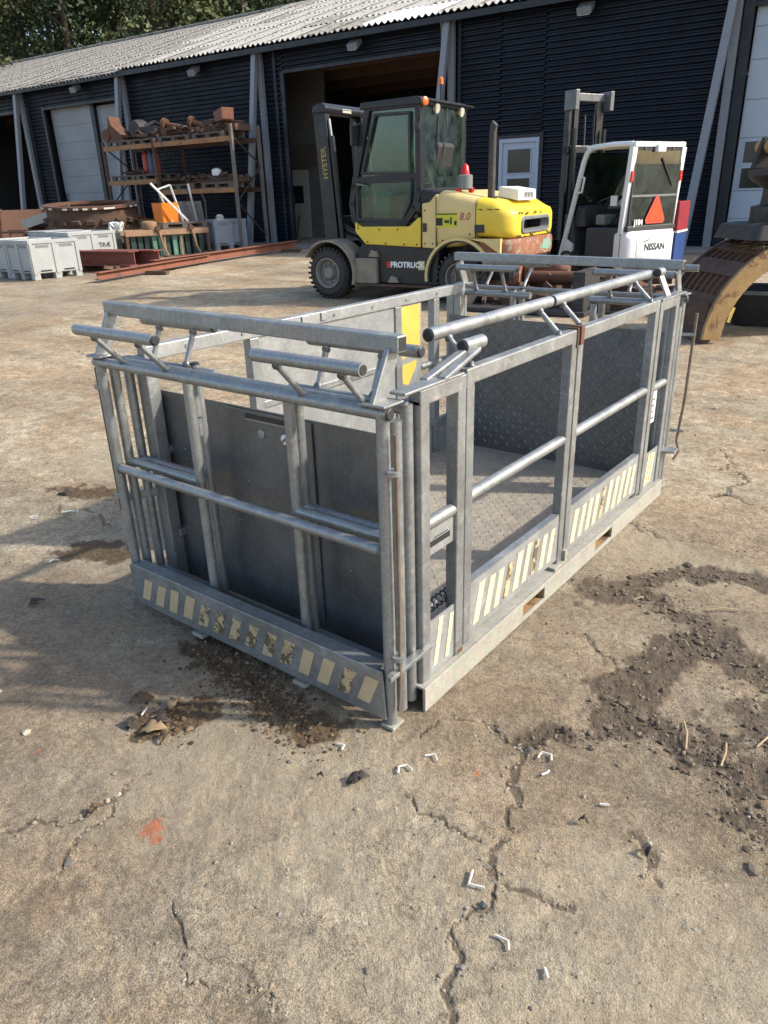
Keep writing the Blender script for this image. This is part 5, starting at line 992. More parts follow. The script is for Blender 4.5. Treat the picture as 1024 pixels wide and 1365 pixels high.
# ------------------------------------------------------------------ steel beams on timber, glass frame and its neighbours
REDOX = pm('red_oxide_beam', (.21, .06, .045), (.16, .05, .04), 4, .65, spot=(.26, .13, .08), spot_amt=.66); REDOX2 = pm('rusty_oxide_beam', (.27, .105, .06), (.19, .075, .048), 3, .75, spot=(.14, .07, .05), spot_amt=.58)
def ibeam(L, H, B, t): return MB().box(0, L, -B/2, B/2, 0, t).box(0, L, -B/2, B/2, H-t, H).box(0, L, -t/2, t/2, t, H-t)
gI = G(104, 361); iz = float(gI[2]-BZ); si, oi = float((gI-B0)@BE), float((gI-B0)@BN)
for dx, dy, L, lb in ((0, 0, 1.75, 'short red oxide steel beam on timbers in front of the white pallet boxes'), (.25, .36, 1.85, 'short red oxide steel beam lying close behind another on the same timbers')):
    piece('steel_beam', lb, 'steel beam', ibeam(L, .30, .30, .022), REDOX, si+dx, oi+dy, iz+.13, R(7), bevel=0, group='short red steel beams')
for x, lb in ((.3, 'timber bearer under the short red beams at the white box end'), (1.4, 'timber bearer under the short red beams at the glass frame end')): piece('timber_bearer', lb, 'timber', MB().box(-.05, .05, -.3, .75, 0, .135), WOODB, si+x, oi+.05+.1*x, iz-.0, R(7), group='timber bearers')
def beam_px(a, b, H, B, lift, lb):
    A_, B_ = G(*a), G(*b); d = B_-A_; L = np.linalg.norm(d[:2]); o = obj('steel_beam', ibeam(L, H, B, .014), REDOX2); o.location = (A_[0], A_[1], A_[2]+lift); o.rotation_euler = (0, -math.atan2(d[2], L), math.atan2(d[1], d[0])); return tag(o, lb, 'steel beam', 'long rusty beams')
beam_px((131, 377), (278, 351), .14, .16, .05, 'long rusty red beam on the ground with its end before the short beams'); beam_px((205, 362), (395, 333), .17, .18, .06, 'long rusty red beam reaching the foot of the eave post')
for p, lb in (((210, 366), 'small timber block under the end of the long rusty beams'), ((388, 336), 'small timber block under the beam end by the open bay')): 
    g = G(*p); o = obj('timber_block', MB().box(-.25, .25, -.06, .06, -.005, .075), WOODB, None, bevel=.006); o.location = tuple(g); o.rotation_euler = (0, 0, .3); tag(o, lb, 'timber')
gA, gB = G(172, 347), G(281, 337); gd = gB-gA; gL = float(np.linalg.norm(gd[:2])); gang = math.atan2(gd[1], gd[0])
gf = thing('glass_frame', 'low rust-brown steel frame holding upright green glass sheets', 'steel frame', gA, gang); GH = .68
TANR = pm('tan_rust', (.34, .21, .12), (.24, .13, .075), 5, .8, bmp=.3)
for y in (0, .8): obj('frame_rail', MB().box(0, gL, y-.05, y+.05, GH-.13, GH), TANR, gf, bevel=.006)
for x in (0.03, gL-.03):
    for y in (0, .8): obj('frame_leg', MB().box(x-.035, x+.035, y-.035, y+.035, 0, GH-.13), RUSTD, gf, bevel=.004)
obj('frame_base', MB().box(0, gL, -.03, .83, .0, .05), RUSTD, gf)
for x in (gL*.40, gL*.80): obj('clamp_arm', MB().tube([(x-.05, -.06, GH+.08), (x, -.10, GH*.75), (x+.04, -.10, GH*.4), (x+.14, -.07, .06)], .028, 7), TANR, gf, smooth=True); obj('clamp_boss', MB().lathe([(0, .08), (-.06, .06)], (x-.05, -.05, GH+.02), (0, 1, 0), 12), RUSTD, gf)
GRG = pm('green_glass_edge', (.16, .30, .22), (.09, .19, .15), 3, .18); GRD = pm('dark_glass_edge', (.03, .05, .05), (.05, .08, .07), 3, .15)
for k in range(11):
    x = .15+k*(gL-.3)/10.5; obj('glass_sheet', MB().box(x, x+.12, .08+.03*(k % 3), .72, .05, GH-.14), GRG if k in (3, 4, 6, 7) else GRD, gf)
for k in (4, 6): obj('spacer_bar', MB().bar((gL*.1*k+.12, .03, .05), (gL*.1*k+.12, .03, GH-.14), .04, .05), TANR, gf)
def atG(o, u, v, z): 
    P_ = gA+np.array([math.cos(gang), math.sin(gang), 0])*u+np.array([-math.sin(gang), math.cos(gang), 0])*v; P_[2] = gA[2]+z; o.location = tuple(map(float, P_)); return o
o = obj('stump', MB().lathe([(0, .17), (.1, .2), (.18, .19), (.21, .1)], (0, 0, 0), (0, 0, 1), 11), TANR, None, smooth=True); atG(o, gL*.34, .35, GH); tag(o, 'rounded rusty hub lying on the frame of green glass', 'scrap part')
pl = pallet((0, 0, 0), gang, 'low wooden pallet lying across the frame of green glass'); atG(pl, gL*.78, .75, GH-.0)
ob = obj('orange_crate', MB().loft([[(p[1], p[2], 0) for p in rrect(0, -.26, .26, -.2, .2, .05)], [(p[1], p[2], .56) for p in rrect(0, -.28, .28, -.23, .23, .06)], [(p[1], p[2], .54) for p in rrect(0, -.27, .27, -.2, .2, .05)], [(p[1], p[2], .05) for p in rrect(0, -.24, .24, -.18, .18, .05)]]), pm('orange_plastic', (.80, .20, .015), (.72, .16, .01), 3, .45), None, smooth=True); atG(ob, gL*.66, 1.0, GH+.06); ob.rotation_euler = (0, 0, gang+.3); tag(ob, 'bright orange plastic crate standing behind the frame of green glass', 'crate')
for k, lb in ((0, 'scruffy wooden pallet under the bright orange crate'),): pl = pallet((0, 0, 0), gang+.2, lb); atG(pl, gL*.66, 1.05, GH-.09)
pl2 = pallet((0, 0, 0), gang+.2, 'wooden pallet on the ground under the orange crate stack'); atG(pl2, gL*.66, 1.05, 0.0); 
st_ = obj('timber_stack', MB().box(-.5, .5, -.35, .35, .144, GH-.09), WOODB, None, bevel=.01); atG(st_, gL*.66, 1.05, 0); st_.rotation_euler = (0, 0, gang+.2); tag(st_, 'squared dark timber stacked between two pallets behind the glass frame', 'timber')
WPOLE = pm('white_bar', (.62, .61, .57), (.5, .49, .45), 8, .5)
o = obj('white_bar', MB().bar((-.55, 0, .95), (.35, .1, .02), .05, .05), WPOLE); atG(o, gL*.70, .5, GH+.14); o.rotation_euler = (0, 0, gang); tag(o, 'white metal bar leaning across toward the rack above the green glass', 'bar')
m = MB().bar((0, 0, 0), (-.22, .2, .85), .04, .04).bar((.3, 0, 0), (.12, .2, .95), .04, .04).bar((-.22, .2, .85), (.12, .2, .95), .04, .04).bar((-.1, .1, .42), (.2, .1, .46), .03, .03)
o = obj('white_trestle', m, WPOLE); atG(o, gL*.70, .8, GH+.10); o.rotation_euler = (0, 0, gang); tag(o, 'small white tubular trestle standing beside the orange crate', 'trestle')
m = MB().box(0, .75, 0, .03, 0, .72); o = obj('leaning_sheet', m, pm('dark_panel', (.05, .055, .055), (.08, .08, .075), 4, .5)); atG(o, gL*.80, .95, .62); o.rotation_euler = (-.25, 0, gang); tag(o, 'dark flat panel with grey edge leaning behind the white trestle', 'panel')
o = obj('grey_post', MB().bar((0, 0, 0), (-.12, .1, 1.2), .05, .05), POSTM); atG(o, gL*1.02, .8, .55); o.rotation_euler = (0, 0, gang); tag(o, 'thin pale post standing upright before the low rack shelf', 'post')
m = MB().tube([(0, 0, 0), (.05, .05, .8), (.0, .1, 1.0)], .03, 7); o = obj('bent_pipe', m, DSTEEL, smooth=True); atG(o, gL*1.12, .75, .5); o.rotation_euler = (0, 0, gang); tag(o, 'dark bent pipe standing behind the grey plastic box', 'pipe')
o = obj('white_rope', MB().tube([(.16*math.cos(a)*(1+.3*math.sin(3*a)), .1*math.sin(a*1.3), .12+.1*math.sin(a*2.1)) for a in np.linspace(0, 19, 60)], .025, 6), WHITEM, None, smooth=True); atG(o, -.05, .5, GH-.02); tag(o, 'tangled coil of white rope beside the frame of green glass', 'rope')
o = obj('dark_crate', MB().box(-.02, .45, .2, .9, 0, GH-.02), GRD, None, bevel=.01); atG(o, -.5, 0, 0); o.rotation_euler = (0, 0, gang); tag(o, 'dark steel crate between the stencilled box and the glass frame', 'crate')

# ------------------------------------------------------------------ rusty ring, grey chute and rusty skip at the far left
rc = LW(-3.75, -3.4); rc[2] += .12; rg_ = thing('toothed_ring', 'large round rusty drum ring with rows of teeth beyond the white boxes', 'ring', rc); rg_.rotation_euler = (R(2.5), R(3), 0)
n = 48; RO_, RI_, HH = 1.2, 1.06, 1.12; mb = MB()
for k in range(n):
    a, b = 2*math.pi*k/n, 2*math.pi*(k+1)/n; q = lambda r, t, z: (r*math.cos(t), r*math.sin(t), z)
    mb.add([q(RO_, a, 0), q(RO_, b, 0), q(RO_, b, HH), q(RO_, a, HH), q(RI_, a, 0), q(RI_, b, 0), q(RI_, b, HH), q(RI_, a, HH)], [(0, 1, 2, 3), (5, 4, 7, 6), (3, 2, 6, 7), (1, 0, 4, 5)])
obj('drum', mb, RUSTD, rg_, smooth=True)
mb = MB()
for k in range(n):
    a, b = 2*math.pi*k/n, 2*math.pi*(k+1)/n; q = lambda r, t, z: (r*math.cos(t), r*math.sin(t), z)
    mb.add([q(RO_+.08, a, HH), q(RO_+.08, b, HH), q(RI_-.05, b, HH), q(RI_-.05, a, HH), q(RO_+.08, a, HH+.07), q(RO_+.08, b, HH+.07), q(RI_-.05, b, HH+.07), q(RI_-.05, a, HH+.07)], [(3, 2, 1, 0), (4, 5, 6, 7), (0, 1, 5, 4), (2, 3, 7, 6)])
obj('flange', mb, RUST, rg_)
tooth = MB().prism([(-.13, -.05), (.13, -.05), (.10, .05), (-.10, .05)], (0, 0, 0), (0, 1, 0), (0, 0, 1), (.12, 0, 0)).mesh('tooth'); fixn(tooth); tooth.materials.append(RUSTD)
for z in (.22, .52, .82):
    for k in range(20):
        o = bpy.data.objects.new('tooth', tooth); col.objects.link(o); o.parent = rg_; a = 2*math.pi*(k+(.5 if z == .52 else 0))/20; o.location = ((RO_-.01)*math.cos(a), (RO_-.01)*math.sin(a), z); o.rotation_euler = (0, .25, a)
WFL = pm('pale_flake', (.6, .57, .5), None, 5, .7)
for k in range(26): a = random.uniform(0, 6.28); obj('pale_pad', MB().box(-.05, .05, -.06, .06, 0, .02).mesh and MB().bar(((RO_+.07)*math.cos(a), (RO_+.07)*math.sin(a), HH+.02), ((RO_+.10)*math.cos(a), (RO_+.10)*math.sin(a), HH+.02), .12, .045), WFL, rg_)
ch_ = thing('grey_chute', 'weathered grey steel chute lying tilted beside the toothed ring', 'chute', LW(-5.6, -3.6), BANG+.35)
obj('chute_floor', MB().bar((-.6, 0, .72), (1.0, .1, 1.12), .75, .03), GALVL, ch_); obj('chute_side', MB().bar((-.6, -.38, .80), (1.0, -.28, 1.2), .03, .25), GALV, ch_); obj('chute_side', MB().bar((-.6, .38, .80), (1.0, .48, 1.2), .03, .25), GALV, ch_)
for x in (-.45, .8): obj('chute_leg', MB().box(x-.05, x+.05, -.3, .35, 0, .72 if x < 0 else 1.04), RUSTD, ch_)
sk = thing('rusty_skip', 'open rust-brown steel skip standing before the dark left bay', 'skip', LW(-8.2, -4.4), BANG); RSK = pm('brown_rust_sheet', (.17, .085, .055), (.11, .06, .042), 2, .8, bmp=.2)
obj('skip_wall', MB().prism([(0, 0), (2.7, 0), (3.0, 1.22), (-.3, 1.22)], (-1.5, 0, 0), (1, 0, 0), (0, 0, 1), (0, .05, 0)), RSK, sk); obj('skip_wall', MB().prism([(0, 0), (2.7, 0), (3.0, 1.22), (-.3, 1.22)], (-1.5, 1.8, 0), (1, 0, 0), (0, 0, 1), (0, .05, 0)), RSK, sk)
obj('skip_end', MB().bar((1.22, .9, 0.01), (1.50, .9, 1.21), 1.75, .05, up=(1, 0, 0)), RSK, sk); obj('skip_end', MB().bar((-1.52, .9, 0.01), (-1.80, .9, 1.21), 1.75, .05, up=(1, 0, 0)), RSK, sk); obj('skip_floor', MB().box(-1.5, 1.2, .05, 1.8, .02, .06), RSK, sk)
obj('skip_rim', MB().box(-1.85, 1.55, -.05, .07, 1.18, 1.26), RUST, sk); obj('skip_rib', MB().box(-.2, -.1, -.05, .0, .05, 1.18), RUSTD, sk)
tr_ = thing('steel_trestle', 'low rusty steel trestle behind the white pallet boxes', 'trestle', LW(-3.4, -6.3), BANG)
for x in (-.8, .8): obj('leg', MB().box(x-.03, x+.03, -.03, .03, 0, .74), RUST, tr_); obj('leg', MB().box(x-.03, x+.03, .57, .63, 0, .74), RUST, tr_)
for z in (.5, .74): obj('rail', MB().box(-.85, .85, -.03, .03, z, z+.05), RUST, tr_); obj('rail', MB().box(-.85, .85, .57, .63, z, z+.05), RUST, tr_)

# ------------------------------------------------------------------ grapple, tub and bin at the right
tipP = G(932, 458); ga_ = R(47); pv = np.array([math.cos(R(43)), math.sin(R(43)), 0]); 
gr_ = thing('grapple', 'rusty slatted grapple jaw with tan side plate and black rotator on top', 'grapple', (tipP[0], tipP[1], zg(tipP[0], tipP[1])), R(43))
CX, CR = .98, .96; WG = .86       # local x: along the jaw profile, y: across (away)
def arcp(a, r): return (CX-r*math.cos(a), -.02+r*math.sin(a))
def arcband(a0, a1, r0, r1, y0, y1, n=14):
    mb = MB(); P_ = [arcp(a0+(a1-a0)*k/n, r1) for k in range(n+1)]+[arcp(a1-(a1-a0)*k/n, r0) for k in range(n+1)]
    mb.prism(P_, (0, y0, 0), (1, 0, 0), (0, 0, 1), (0, y1-y0, 0)); return mb
obj('side_plate', arcband(.06, 1.72, .80, .985, -.05, -.005), RUSTG, gr_, bevel=.006); obj('side_plate', arcband(.06, 1.72, .80, .985, WG, WG+.045), RUSTD, gr_, bevel=.006)
sl = arcband(.10, 1.66, .87, .955, 0, .038).mesh('slat'); fixn(sl); sl.materials.append(RUSTD)
for k in range(7):
    o = bpy.data.objects.new('slat', sl); col.objects.link(o); o.parent = gr_; o.location = (0, .05+k*(WG-.1)/6.4, 0)
for a0, a1 in ((.30, .50), (.72, .90), (1.05, 1.17), (1.5, 1.62)): obj('cross_plate', arcband(a0, a1, .94, .968, -.004, WG, 4), RUST if a0 > .9 else RUSTD, gr_)
obj('lip', arcband(.0, .20, .90, .98, -.03, WG+.02, 4), RUSTD, gr_, bevel=.006); obj('lip_back', MB().prism([(.0, .0), (.12, .0), (.14, .35), (.05, .38)], (.02, .05, 0), (1, 0, 0), (0, 0, 1), (0, WG-.1, 0)), RUSTD, gr_)
lb_ = obj('warning_mark', MB().bar((.235, -.0515, .20), (.275, -.0515, .34), .003, .03), YELSTK, gr_)
fr = obj('rear_jaw', arcband(1.55, 2.75, .72, .95, .02, WG-.02), RUSTD, gr_)
BLK = pm('black_hydraulic_steel', (.02, .019, .018), (.035, .03, .026), 6, .6, bmp=.3, spot=(.09, .06, .04), spot_amt=.62)
bd = obj('rotator_base', MB().loft([[(p[1], p[2], .93) for p in rrect(0, .42, 1.45, .05, .85, .08)], [(p[1], p[2], 1.06) for p in rrect(0, .46, 1.4, .08, .82, .08)], [(p[1], p[2], 1.08) for p in rrect(0, .55, 1.3, .14, .76, .08)]]), BLK, gr_, smooth=True)
obj('rotator', MB().lathe([(0, .30), (.14, .30), (.16, .22), (.30, .21), (.38, .33), (.42, .37), (.47, .37), (.48, .30)], (.92, .45, 1.08), (0, 0, 1), 26), BLK, gr_, smooth=True)
obj('top_bracket', MB().prism([(.62, 1.56), (1.45, 1.56), (1.45, 1.72), (.95, 1.72), (.84, 1.86), (.70, 1.84), (.66, 1.7)], (0, .2, 0), (1, 0, 0), (0, 0, 1), (0, .06, 0)).prism([(.62, 1.56), (1.45, 1.56), (1.45, 1.72), (.95, 1.72), (.84, 1.86), (.70, 1.84), (.66, 1.7)], (0, .6, 0), (1, 0, 0), (0, 0, 1), (0, .06, 0)), BLK, gr_, bevel=.01)
obj('pin', MB().tube([(.77, .1, 1.76), (.77, .76, 1.76)], .07, 14), RUSTG, gr_, smooth=True); obj('lug_edge', MB().bar((.86, .23, 1.73), (1.5, .23, 1.735), .07, .03), RUSTG, gr_)
for k in range(4):
    a = .6+k*.3; obj('hose', MB().tube([(.62+.1*k, .1, 1.25), (.60+.12*k, .0, 1.4), (.72+.1*k, .08, 1.5)], .02, 6), BLACKP, gr_, smooth=True); obj('hose_fitting', MB().lathe([(0, .035), (.05, .03)], (.62+.1*k, .1, 1.20), (0, 0, 1), 8), GALV, gr_)
obj('cylinder', MB().tube([(.75, .3, .72), (1.5, .3, .60)], .10, 14), pm('maroon_cylinder', (.16, .05, .045), (.1, .035, .03), 5, .5), gr_, smooth=True)
mb = MB()
for k in range(260):
    a = random.gauss(1.30, .12); y = random.uniform(.0, .5); x, z = arcp(a, .985+random.uniform(0, .03)); g = random.gauss(.5, .5); L = random.uniform(.08, .3); d = np.array([math.cos(g)*.8, math.sin(g), .25*random.uniform(-.4, 1)]); p0 = np.array([x, y, z]); mb.bar(p0, p0+d*L, .005, .003)
st_ = obj('straw', mb, pm('dry_straw', (.44, .36, .20), (.30, .24, .13), 9, .85), None); st_.location = gr_.location; st_.rotation_euler = gr_.rotation_euler; tag(st_, 'tangle of dry straw caught on top of the grapple slats', 'straw', kind='stuff')
gT = G(972, 427); tb = thing('black_tub', 'black plastic tub on the ground behind the grapple', 'tub', (gT[0]+.45, gT[1]+.1, gT[2]), .2)
obj('tub_body', MB().loft([[(p[1], p[2], 0) for p in rrect(0, -.42, .42, -.32, .32, .08)], [(p[1], p[2], .36) for p in rrect(0, -.50, .50, -.40, .40, .1)], [(p[1], p[2], .35) for p in rrect(0, -.47, .47, -.37, .37, .1)], [(p[1], p[2], .03) for p in rrect(0, -.39, .39, -.29, .29, .08)]]), BLACKP, tb, smooth=True); obj('tub_rim', MB().loft([[(p[1], p[2], .33) for p in rrect(0, -.53, .53, -.43, .43, .1)], [(p[1], p[2], .365) for p in rrect(0, -.53, .53, -.43, .43, .1)], [(p[1], p[2], .365) for p in rrect(0, -.48, .48, -.38, .38, .1)]], False, False), GREYP, tb, smooth=True)
bd_ = ray(908, 300); bd_ = bd_/np.linalg.norm(bd_[:2]); bP = C+bd_*13.6; bP[2] = zg(bP[0], bP[1]); bn = thing('blue_red_bin', 'low blue steel bin with red top panel behind the white forklift', 'bin', bP, BANG)
obj('bin_body', MB().box(-.75, -.06, 0, .7, 0, .62), pm('blue_paint', (.02, .06, .22), (.018, .05, .18), 4, .5), bn, bevel=.015); obj('bin_top', MB().box(-.76, -.05, -.01, .71, .635, 1.08), pm('dull_red_paint', (.30, .025, .03), (.24, .02, .028), 4, .5), bn, bevel=.015); obj('bin_seam', MB().box(-.765, -.045, -.015, .715, .605, .637), WHITEM, bn)
for x in (-.6, -.25): obj('bin_rib', MB().box(x, x+.04, -.014, .0, .03, .6), pm('blue_paint', (.02, .06, .22), None, 4, .5), bn)

# ------------------------------------------------------------------ scrap on the ground between the forklifts
def gthing(name, label, cat, px, py, rz, group=None): P_ = G(px, py); return thing(name, label, cat, P_, rz, group)
def gpiece(name, label, cat, mb, mat, px, py, rz, smooth=False, bevel=.006, group=None, lift=0.0):
    o = obj(name, mb, mat, None, smooth, bevel); P_ = G(px, py); o.location = (P_[0], P_[1], P_[2]+lift); o.rotation_euler = (0, 0, rz); return tag(o, label, cat, group)
gpiece('rusty_weight', 'blocky red-brown casting on the ground behind the counterweight', 'casting', MB().loft([rrect(-.25, -.2, .2, 0, .42, .06), rrect(.1, -.22, .22, 0, .5, .08), rrect(.3, -.15, .15, .05, .4, .06)]), RUST, 728, 395, .3, True, 0)
m = MB().box(-1.1, .9, -.35, -.2, 0, .16).box(-1.0, 1.0, .2, .32, 0, .16); 
for k in range(6): m.box(-1+k*.36, -.88+k*.36, -.36, .33, .16, .2)
gpiece('steel_grid', 'low dark rusty steel grid lying behind the far rail of the platform', 'steel grid', m, RUSTD, 790, 410, .15)
m = MB().tube([(-.6, 0, .1), (.5, .1, .1)], .085, 10); m.lathe([(-.03, .15), (.03, .15)], (-.6, 0, .15), (1, .1, 0), 14); gpiece('rusty_pipe', 'orange-brown flanged pipe lying on the steel grid', 'pipe', m, RUST, 760, 402, .1, True, 0, lift=.2)
m = MB().bar((-.5, 0, .07), (.55, .05, .1), .14, .12).bar((-.1, -.3, .05), (.2, .35, .05), .1, .1); gpiece('rusty_bracket', 'crossed rusty bracket lying beside the flanged pipe', 'bracket', m, RUST, 835, 398, .25, lift=.16)
m = MB().prism([(-.4, 0), (.45, 0), (.5, .12), (.1, .22), (-.35, .16)], (0, -.2, 0), (1, 0, 0), (0, 0, 1), (0, .4, 0)); gpiece('rusty_shoe', 'wedge-shaped rust-red casting lying near the white forklift wheel', 'casting', m, RUST, 815, 404, -.2, lift=.1)
m = MB().box(-.9, .9, -.4, .4, 0, .05).box(-.85, -.7, -.3, .3, .05, .5).box(.7, .85, -.3, .3, .05, .5); gpiece('steel_cradle', 'dark steel cradle on the ground beneath the white forklift mast', 'cradle', m, DSTEEL, 700, 412, .1)
pallet(G(868, 412), .3, 'weathered wooden pallet on the ground between grapple and steel grid')
s_, z_ = W(748, 330, -2.5)
gpiece('leaning_spade', 'flat grey spade standing behind the yellow counterweight', 'spade', MB().bar((0, 0, 0), (.02, .1, 1.2), .04, .04).prism([(-.09, 1.1), (.09, 1.1), (.10, 1.42), (-.10, 1.42)], (.02, .08, 0), (1, 0, 0), (0, 0, 1), (0, .02, 0)), GREYP, 742, 360, 0)
gpiece('dark_board', 'dark upright board leaning near the pale shed door', 'board', MB().bar((0, 0, 0), (.1, .3, 1.1), .3, .05, up=(0, 1, 0)), DSTEEL, 752, 352, 0)

def heap(P_, rz, lx, ly, lz, n, label):
    mb = MB()
    for k in range(n):
        x, y = random.uniform(-lx, lx), random.uniform(-ly, ly); z = abs(random.gauss(0, .5))*lz; a = random.uniform(0, 3.14); L = random.uniform(.06, .32); t = random.uniform(-.25, .25); d = np.array([math.cos(a)*L, math.sin(a)*L*.6, t*L]); c = np.array([x, y, z+.04])
        if k % 3 == 0: mb.tube([c-d, c+d], random.uniform(.015, .05), 8)
        elif k % 3 == 1: mb.bar(c-d, c+d, random.uniform(.03, .12), random.uniform(.02, .08))
        else: mb.lathe([(-.03, random.uniform(.05, .12)), (.03, random.uniform(.05, .12))], c, (d[0], d[1], .3), 10)
    o = obj('scrap_heap', mb, RUSTD, None); o.location = tuple(map(float, P_)); o.rotation_euler = (0, 0, rz); return tag(o, label, 'scrap', kind='stuff')
heap(LW(-3.1, RO+.5, 2.886), BANG, 1.2, .4, .16, 70, 'jumble of dark rusty machine scrap on the top rack shelf'); heap(LW(-.7, RO+.5, 2.886), BANG, .95, .4, .16, 60, 'jumble of rusty scrap on the top rack shelf under the bucket')
heap(LW(-1.1, RO+.5, 1.70), BANG, 1.3, .35, .12, 50, 'low jumble of rusty scrap on the low rack shelf'); heap(LW(-3.9, RO+.5, 1.966), BANG, .5, .3, .08, 18, 'few rusty bits on the middle rack shelf'); heap(G(800, 400), .2, 1.1, .5, .22, 80, 'heap of rusty iron on the ground between forklift and grapple'); heap(G(690, 405), .1, .7, .4, .15, 40, 'small heap of rusty iron beneath the white forklift')
# ------------------------------------------------------------------ small litter on the yard
def gh(x, y): return float(ground_height(np.array([x]), np.array([y]))[0])
CLIPS = [((540, 1032), [(-.020, 0), (-.012, .018), (.012, .02), (.022, .002)], 0.2, 'U-shaped white plastic clip lying near the platform corner'), ((575, 1012), [(-.018, .008), (.012, .01), (.016, -.008)], 0, 'small hooked white clip between platform corner and orange speck'), ((726, 1012), [(-.02, .0), (-.004, .016), (.022, .008), (.016, -.012)], .0, 'angular white clip lying on the bare patch beside the seam'), ((728, 1033), [(-.012, .0), (.004, .004), (.012, .012)], 0, 'tiny forked white clip next to an angular one'), ((634, 1182), [(-.002, .03), (-.016, .0), (.02, -.008)], 0, 'L-shaped white plastic clip beside the dark seam'), ((674, 1262), [(-.02, .016), (.006, .004), (.004, -.012)], 0, 'bent white clip on the seam below the L-shaped one'), ((728, 1301), [(-.001, .009), (.001, -.009)], 0, 'short straight white plastic scrap on open dirt'), ((806, 1076), [(-.012, .003), (.012, -.002)], 0, 'short white plastic sliver on the dirt beside the bare patch'), ((455, 998), [(-.014, .012), (.01, .004), (.002, -.01)], 0, 'white wedge-shaped clip close to the kick plate shadow'), ((73, 752), [(-.02, .0), (-.01, .016), (.014, .012)], 0, 'hooked white clip lying alone beyond the platform shadow'), ((45, 691), [(-.016, .004), (.012, .01), (.014, -.01), (-.006, -.006)], 0, 'curled white clip beyond a thin white strip'), ((94, 683), [(-.03, -.004), (.0, .004), (.03, .0)], 0, 'thin white strip lying behind the platform'), ((193, 951), [(-.004, -.014), (.004, .014)], 0, 'straight white plastic peg beside the heap of rotten leaves')]
for (px, py), pts, rz, lb in CLIPS:
    g = G(px, py); ang = YAW+rz; z = gh(g[0], g[1])+.004; k = float(np.linalg.norm(g[:2]-C[:2]))/2.2
    P_ = [(x*.95*max(1, k*.85), y*1.25*max(1, k*.85), .0035+.0015*(i % 2)) for i, (x, y) in enumerate(pts)]
    o = obj('plastic_clip', MB().tube(P_, .0031*max(1, k*.75), 6), pm('grubby_white_plastic', (.66, .65, .60), (.5, .48, .42), 60, .6), None, smooth=True); o.location = (g[0], g[1], z); o.rotation_euler = (0, 0, ang); tag(o, lb, 'clip', 'white plastic clips on the ground')
LEAFB = [pm('dead_leaf_brown', (.14, .085, .045), (.09, .055, .03), 20, .8), pm('dead_leaf_tan', (.33, .23, .12), (.22, .15, .08), 20, .8), pm('dead_leaf_dark', (.05, .038, .03), (.03, .025, .02), 20, .8)]
def leaf(px, py, L, mi, lb, group='dead leaves'):
    L *= .75
    g = G(px, py); n = 9; mb = MB(); top = []; vs = []
    for i in range(n):
        t = i/(n-1); w = L*.32*math.sin(math.pi*min(.97, max(.06, t)))*random.uniform(.8, 1.15); z = .012*math.sin(t*3.1)+.004
        vs += [(L*(t-.5), -w, z+.010*random.random()), (L*(t-.5), 0, z), (L*(t-.5), w, z+.012*random.random())]
    fs = []
    for i in range(n-1):
        for j in range(2): fs.append((3*i+j, 3*i+j+1, 3*i+j+4, 3*i+j+3))
    me = MB().add(vs, fs).mesh('dead_leaf'); o = link_mesh('dead_leaf', me, LEAFB[mi], None, True); s = o.modifiers.new('thick', 'SOLIDIFY'); s.thickness = .0015
    o.location = (g[0], g[1], gh(g[0], g[1])+.002); o.rotation_euler = (random.uniform(-.15, .15), random.uniform(-.15, .15), random.uniform(0, 6.28)); tag(o, lb, 'leaf', group)
for px, py, L, mi, lb in ((478, 1043, .085, 2, 'dark curled leaf lying right of the pale dust patch'), (130, 1083, .05, 0, 'brown leaf lying on the hairline crack'), (205, 975, .11, 1, 'large tan dead leaf in the heap beside the white peg'), (190, 938, .10, 0, 'brown dead leaf beside the tan one'), (232, 942, .09, 1, 'tan curled leaf next to the mulch'), (176, 968, .07, 2, 'blackened leaf at the edge of the heap'), (222, 985, .07, 0, 'brown leaf fragment under the heap'), (215, 963, .08, 2, 'dark rotten leaf between the tan leaves'), (777, 1097, .03, 2, 'small dark leaf scrap on the bare patch'), (862, 1141, .045, 2, 'dark leaf scrap on the right hand seam'), (428, 1041, .025, 2, 'tiny dark clod-like leaf before the pale dust'), (88, 660, .12, 2, 'flat dark leaf litter beyond the platform'), (50, 806, .08, 2, 'dark leaf scrap in the platform shadow')): leaf(px, py, L, mi, lb)
TWIG = pm('dry_twig', (.42, .33, .19), (.3, .22, .12), 15, .8)
for (a, b), lb in ((((912, 962), (914, 1001)), 'upright-looking dry stalk on the damp soil'), (((968, 992), (961, 1022)), 'pale dry stalk lying on the clods'), (((1008, 1000), (1024, 985)), 'dry stalk at the edge of the damp soil'), (((940, 815), (985, 814)), 'thin dry stalk on the worn concrete'), (((845, 800), (858, 796)), 'short pale stalk in the damp seam'), (((905, 850), (918, 862)), 'whitish splinter in the damp seam')):
    A_, B_ = G(*a), G(*b); A_[2] = gh(*A_[:2])+.006; B_[2] = gh(*B_[:2])+.008; tag(obj('dry_stalk', MB().tube([A_, (A_+B_)/2+np.array([.004, .003, .008]), B_], .0028, 6), TWIG, None, smooth=True), lb, 'stalk', 'dry stalks on the ground')
